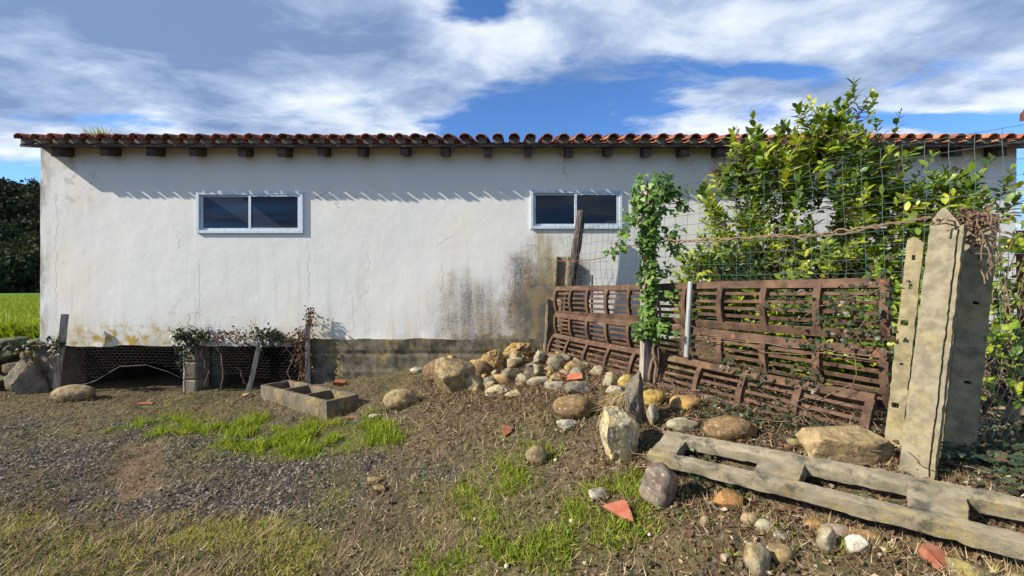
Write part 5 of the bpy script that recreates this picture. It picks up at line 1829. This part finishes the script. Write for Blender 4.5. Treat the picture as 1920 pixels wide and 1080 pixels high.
x, y = in_view(60000); xa = rng.uniform(-4.1, -.8, 75000); ya = rng.uniform(2.9, 4.7, 75000)
x, y = np.concatenate([x, xa]), np.concatenate([y, ya]); pg = m_grass(x, y)
q = np.stack([x, y, np.zeros_like(x)], 1); clump = ss(fbm(q, 7, 3, .6, 61), -.25, .45)
kx, ky = keep_by(x, y, np.clip(pg * clump * .9, 0, 1))
farp = ky + .35 * kx > 2.62
blades('grass', kx[farp], ky[farp], .03, .105, (.48, .22), 'grass', 'bright green grass growing in patches on the yard', .5, False, 1.25)
SHORT = [(kx[~farp], ky[~farp])]
for k in range(2):
    xs2 = rng.uniform(-1.2, 1.1, 42000); ys2 = rng.uniform(1.4, 2.9, 42000)
    q = np.stack([xs2, ys2, np.zeros_like(xs2)], 1)
    SHORT.append(keep_by(xs2, ys2, np.clip(m_grass(xs2, ys2) * ss(fbm(q, 6, 3, .6, 64), -.2, .5) * 1.1, 0, 1)))
x, y = in_view(60000); q = np.stack([x, y, np.zeros_like(x)], 1)
sp = ss(fbm(q, 2.0, 3, .6, 62), .0, .7) * ss(fbm(q, 9, 2, .5, 63), .0, .5) * (1 - .85 * m_gravel(x, y)) * (1 - m_mud(x, y)) * ss(x, -6.2, -5.6)
kx, ky = keep_by(x, y, sp * .55)
blades('short_grass', np.concatenate([g_[0] for g_ in SHORT]), np.concatenate([g_[1] for g_ in SHORT]), .018, .062, (.50, .25), 'grass', 'short patchy grass around the salmon tile piece', .6, False, 1.5)
blades('sparse_grass', kx, ky, .015, .05, (.55, .28), 'grass', 'thin sparse grass scattered over the bare earth', .7, False, 1.2)
x, y = in_view(150000)
kx, ky = keep_by(x, y, np.clip(.40 + .6 * m_moss(x, y) - .12 * m_gravel(x, y), 0, 1))
blades('straw', kx, ky, .02, .075, (.50, .28), 'straw', 'dry straw and dead grass lying over the yard', flat=True, width=.8, cat='straw')
xs2 = rng.uniform(-4.2, -.3, 24000); ys2 = rng.uniform(1.3, 2.75, 24000); q = np.stack([xs2, ys2, np.zeros_like(xs2)], 1)
kx, ky = keep_by(xs2, ys2, np.clip(blob(xs2, ys2, (-2.2, 2.0), (2.0, .55), .5, 47) * ss(fbm(q, 2.8, 4, .6, 67), -.3, .35), 0, 1))
blades('dry_grass', kx, ky, .025, .09, (.62, .24), 'straw', 'matted tan dry grass in the near left of the yard', flat=True, width=.6, cat='straw')
x3 = rng.normal(.2, .6, 9000); y3 = rng.normal(4.1, .6, 9000); k3 = (y3 < 5.3) & (y3 > 2.5)
blades('pile_straw', x3[k3], y3[k3], .03, .13, (.42, .3), 'straw', 'dead brown grass and stalks tangled in the stone pile', flat=True, width=.45, cat='straw')
# dead grass tuft on the white craggy boulder
n_ = 190
ox = rng.normal(.76, .04, n_); oy = rng.normal(2.74, .05, n_)
fw = rng.normal(size=(n_, 3)) * [.35, .3, .15] + [-.55, -.25, -.45]
v, f, t = scatter(LEAF['blade'][0] * [.35, 1, 1], LEAF['blade'][1], frames(np.stack([ox, oy, .70 + rng.uniform(0, .08, n_)], 1), fw, rng.normal(size=(n_, 3)), rng.uniform(.10, .20, n_)), np.clip(rng.normal(.6, .2, n_), 0, 1))
tag(link('dry_grass_tuft', fastmesh('dry_grass_tuft', v, f, M['straw'], False, dict(tint=t))), 'dead grass tuft hanging over the white craggy boulder', 'grass', kind='stuff')
xs2 = rng.uniform(-4.4, -.6, 60000); ys2 = rng.uniform(1.5, 2.8, 60000); q = np.stack([xs2, ys2, np.zeros_like(xs2)], 1)
kx, ky = keep_by(xs2, ys2, np.clip(m_moss(xs2, ys2) * ss(fbm(q, 3.5, 4, .6, 66), -.15, .5), 0, 1) * .8)
blades('yellow_moss', kx, ky, .012, .045, (.84, .12), 'grass', 'yellowish moss and thin grass in the near left of the yard', .8, False, 1.7, 'moss')
# meadow on the terrace
y = 5.56 + rng.uniform(0, 1, 46000) ** 2.2 * 24; x = np.minimum(-y * rng.uniform(1.15, 1.62, 46000), -6.6)
blades('meadow_grass', x, y, .10, .26, (.42, .2), 'grass', 'tall bright meadow grass on the terrace left of the barn', .4, False, 1.4)


def crumbs(name, x, y, smin, smax, mat, tv, tf, label, cat, attrs=None, sink=.25):
    n_ = len(x); s = rng.uniform(0, 1, n_) ** 2.2 * (smax - smin) + smin
    z = on_ground(x, y) + s * (.5 - sink)
    sc3 = np.stack([s, s * rng.uniform(.6, 1, n_), s * rng.uniform(.45, .8, n_)], 1)
    v, f, t = scatter(tv, tf, mats_from(np.stack([x, y, z], 1), np.stack([rng.normal(0, .3, n_), rng.normal(0, .3, n_), rng.uniform(0, 6.28, n_)], 1), sc3), rng.random(n_))
    return tag(link(name, fastmesh(name, v, f, M[mat], True, dict(tint=t))), label, cat, kind='stuff')


g, bs, _ = new_mat('pebble')
t = attr(g, 'tint'); P_ = pos(g)
c = g.ramp(t, [(0, (.035, .032, .028)), (.35, (.085, .077, .065)), (.65, (.145, .13, .11)), (.90, (.24, .22, .185)), (1, (.48, .44, .37))])
fin(g, bs, c, .92, g.bump(g.noise(P_, 80, 3), .4, .004), .2)
g, bs, _ = new_mat('soil_crumb')
t = attr(g, 'tint'); P_ = pos(g)
c = g.ramp(t, [(0, (.035, .024, .015)), (.5, (.105, .073, .045)), (.9, (.20, .145, .09)), (1, (.38, .32, .24))])
fin(g, bs, c, .96, g.bump(g.noise(P_, 80, 3), .4, .004), .1)

g, bs, _ = new_mat('stone_chip')
t = attr(g, 'tint'); P_ = pos(g)
c = g.ramp(t, [(0, (.10, .085, .06)), (.5, (.22, .18, .12)), (.85, (.32, .27, .19)), (1, (.52, .47, .37))])
fin(g, bs, c, .92, g.bump(g.noise(P_, 70, 3), .5, .005), .15)
CHV = ICO[2][0].copy()
for nv in np.random.default_rng(3).normal(size=(7, 3)):
    nv = nv / np.linalg.norm(nv); CHV = CHV - np.clip(CHV @ nv - .6, 0, None)[:, None] * nv
CHV = CHV * .5
pv, pf = ICO[1]; pv = pv * .5 * (1 + .18 * fbm(pv, 1.3, 2, .5, 3))[:, None]
x, y = in_view(60000, 1.5, 5.3); kx, ky = keep_by(x, y, np.clip(.80 * m_gravel(x, y) * (1 - m_mud(x, y)) * (1 - .8 * m_grass(x, y)) + .02, 0, 1))
crumbs('gravel', kx, ky, .005, .024, 'pebble', pv, pf, 'grey gravel spread over the left of the yard', 'gravel')
ov = np.array([[1, 0, 0], [-1, 0, 0], [0, 1, 0], [0, -1, 0], [0, 0, 1], [0, 0, -1]], float) * .5
of = np.array([[0, 2, 4], [2, 1, 4], [1, 3, 4], [3, 0, 4], [2, 0, 5], [1, 2, 5], [3, 1, 5], [0, 3, 5]])
x, y = in_view(46000, 1.3, 5.4); kx, ky = keep_by(x, y, np.clip(.85 - .6 * m_gravel(x, y) - .3 * m_grass(x, y), 0, 1))
crumbs('soil_crumbs', kx, ky, .005, .022, 'soil_crumb', ov, of, 'brown soil crumbs and small chips on the bare earth', 'soil')
x, y = in_view(1300, 1.5, 5.3); kx, ky = keep_by(x, y, ss(x, -1.2, .3) * .6 + .05)
crumbs('stone_chips', kx, ky, .010, .040, 'stone_chip', CHV, ICO[2][1], 'small pale stone chips strewn around the stone pile', 'stone chips')

# soil, chips and straw banked up round the foot of every stone
bx, by = [], []
for (x_, y_, w_, d_, *_r) in STONES:
    n_ = int(60 + 260 * w_); a_ = rng.uniform(0, 6.28, n_); k_ = rng.uniform(.80, 1.25, n_)
    bx.append(x_ + np.cos(a_) * w_ * .5 * k_); by.append(y_ + np.sin(a_) * d_ * .5 * k_)
bx, by = np.concatenate(bx), np.concatenate(by)
crumbs('stone_foot_soil', bx, by, .008, .034, 'soil_crumb', ov, of, 'soil crumbs banked against the feet of the stones', 'soil', sink=.1)
blades('stone_foot_straw', bx[::2], by[::2], .03, .09, (.45, .28), 'straw', 'dead grass caught against the feet of the stones', flat=True, width=.7, cat='straw')
blades('stone_foot_weeds', bx[::5] + .01, by[::5], .02, .06, (.45, .25), 'grass', 'small green weeds sprouting beside the stones', .6, False, 1.6)

# dead leaves under the fence, round the pile and behind the beam
n_ = 9000
s = rng.uniform(-.05, 1.05, n_); o_ = rng.normal(.05, .32, n_)
lx = RA.x + (RB.x - RA.x) * s + rn.x * o_; ly = RA.y + (RB.y - RA.y) * s + rn.y * o_
x2, y2 = in_view(5000, 1.3, 5.3); x2, y2 = keep_by(x2, y2, ss(x2, -.6, .9) * .8 + .06)
x3 = rng.normal(.15, .55, 7000); y3 = rng.normal(4.2, .55, 7000); k3 = (y3 < 5.3) & (y3 > 2.6)
x4 = rng.normal(1.3, .45, 2000); y4 = rng.normal(2.0, .45, 2000); k4 = (y4 > 1.2)
lx, ly = np.concatenate([lx, x2, x3[k3], x4[k4]]), np.concatenate([ly, y2, y3[k3], y4[k4]])
lz = on_ground(lx, ly) + rng.uniform(.0, .02, len(lx))
Mx = frames(np.stack([lx, ly, lz], 1), rng.normal(size=(len(lx), 3)) * [1, 1, .3], rng.normal(size=(len(lx), 3)) * .5 + [0, 0, 1], rng.uniform(.012, .036, len(lx)))
v, f, t = scatter(*LEAF['dead'], Mx, np.clip(rng.normal(.5, .25, len(lx)), 0, 1))
tag(link('leaf_litter', fastmesh('leaf_litter', v, f, M['dead_leaf'], False, dict(tint=t))), 'brown dead leaves littering the foot of the racks and beam', 'leaves', kind='stuff')

# ivy ground cover round the posts and along the fence foot
P_ = []
for c_, sp, n_ in (((2.15, 1.95), (.16, .12), 420), ((2.5, 1.75), (.22, .14), 560), ((2.25, 1.60), (.14, .10), 260), ((2.85, 2.1), (.25, .2), 500), ((1.75, 2.32), (.08, .10), 110), ((1.55, 2.52), (.12, .14), 150), ((1.3, 2.75), (.12, .12), 90),
                   ((1.05, 2.20), (.05, .04), 30), ((1.50, 1.72), (.06, .06), 30), ((.93, 2.30), (.03, .03), 20), ((.98, 2.02), (.06, .05), 60), ((1.8, 3.2), (.3, .4), 300), ((2.35, 1.42), (.15, .1), 160)):
    p = rng.normal(size=(n_, 2)) * sp + c_
    z = on_ground(p[:, 0], p[:, 1]) + rng.uniform(0, .09, n_)
    P_.append(np.column_stack([p, z]))
P_ = np.concatenate(P_); n_ = len(P_)
Mx = frames(P_, rng.normal(size=(n_, 3)) * [1, 1, .35], rng.normal(size=(n_, 3)) * .4 + [-.2, -.25, 1], rng.uniform(.016, .040, n_))
v, f, t = scatter(*LEAF['ivy'], Mx, np.clip(rng.normal(.5, .3, n_), 0, 1))
tag(link('ivy_carpet', fastmesh('ivy_carpet', v, f, M['dark_ivy'], True, dict(tint=t))), 'dark ivy creeping over the ground round the leaning posts', 'ivy', kind='stuff')

# dry twigs
m = MB()
for k in range(260):
    y = random.uniform(1.1, 5.2); x = random.uniform(-1.45, 1.45) * y
    if k > 150: x, y = random.gauss(.25, .5), min(5.2, random.gauss(4.0, .6))
    if x < -1.0 and random.random() < .75: continue
    a = random.uniform(0, 6.28); l_ = random.uniform(.06, .28); z = gz(x, y) + .012
    m.tube([tuple(q) for q in wander((x, y, z), (x + math.cos(a) * l_, y + math.sin(a) * l_, z + random.uniform(0, .05)), 6, .04, 700 + k)], random.uniform(.0015, .0035), 4)
for k in range(60):
    s = random.uniform(.2, 1.1); o_ = random.uniform(-.1, .45)
    x = RA.x + (RB.x - RA.x) * s + rn.x * o_; y = RA.y + (RB.y - RA.y) * s + rn.y * o_; a = random.uniform(0, 6.28); l_ = random.uniform(.12, .35); z = gz(x, y) + .015
    m.tube([tuple(q) for q in wander((x, y, z), (x + math.cos(a) * l_, y + math.sin(a) * l_, z + random.uniform(0, .16)), 7, .05, 900 + k)], random.uniform(.0015, .0035), 4)
tag(m.build('twigs', M['dry_vine']), 'dry twigs and vine stems scattered over the ground', 'twigs', kind='stuff')
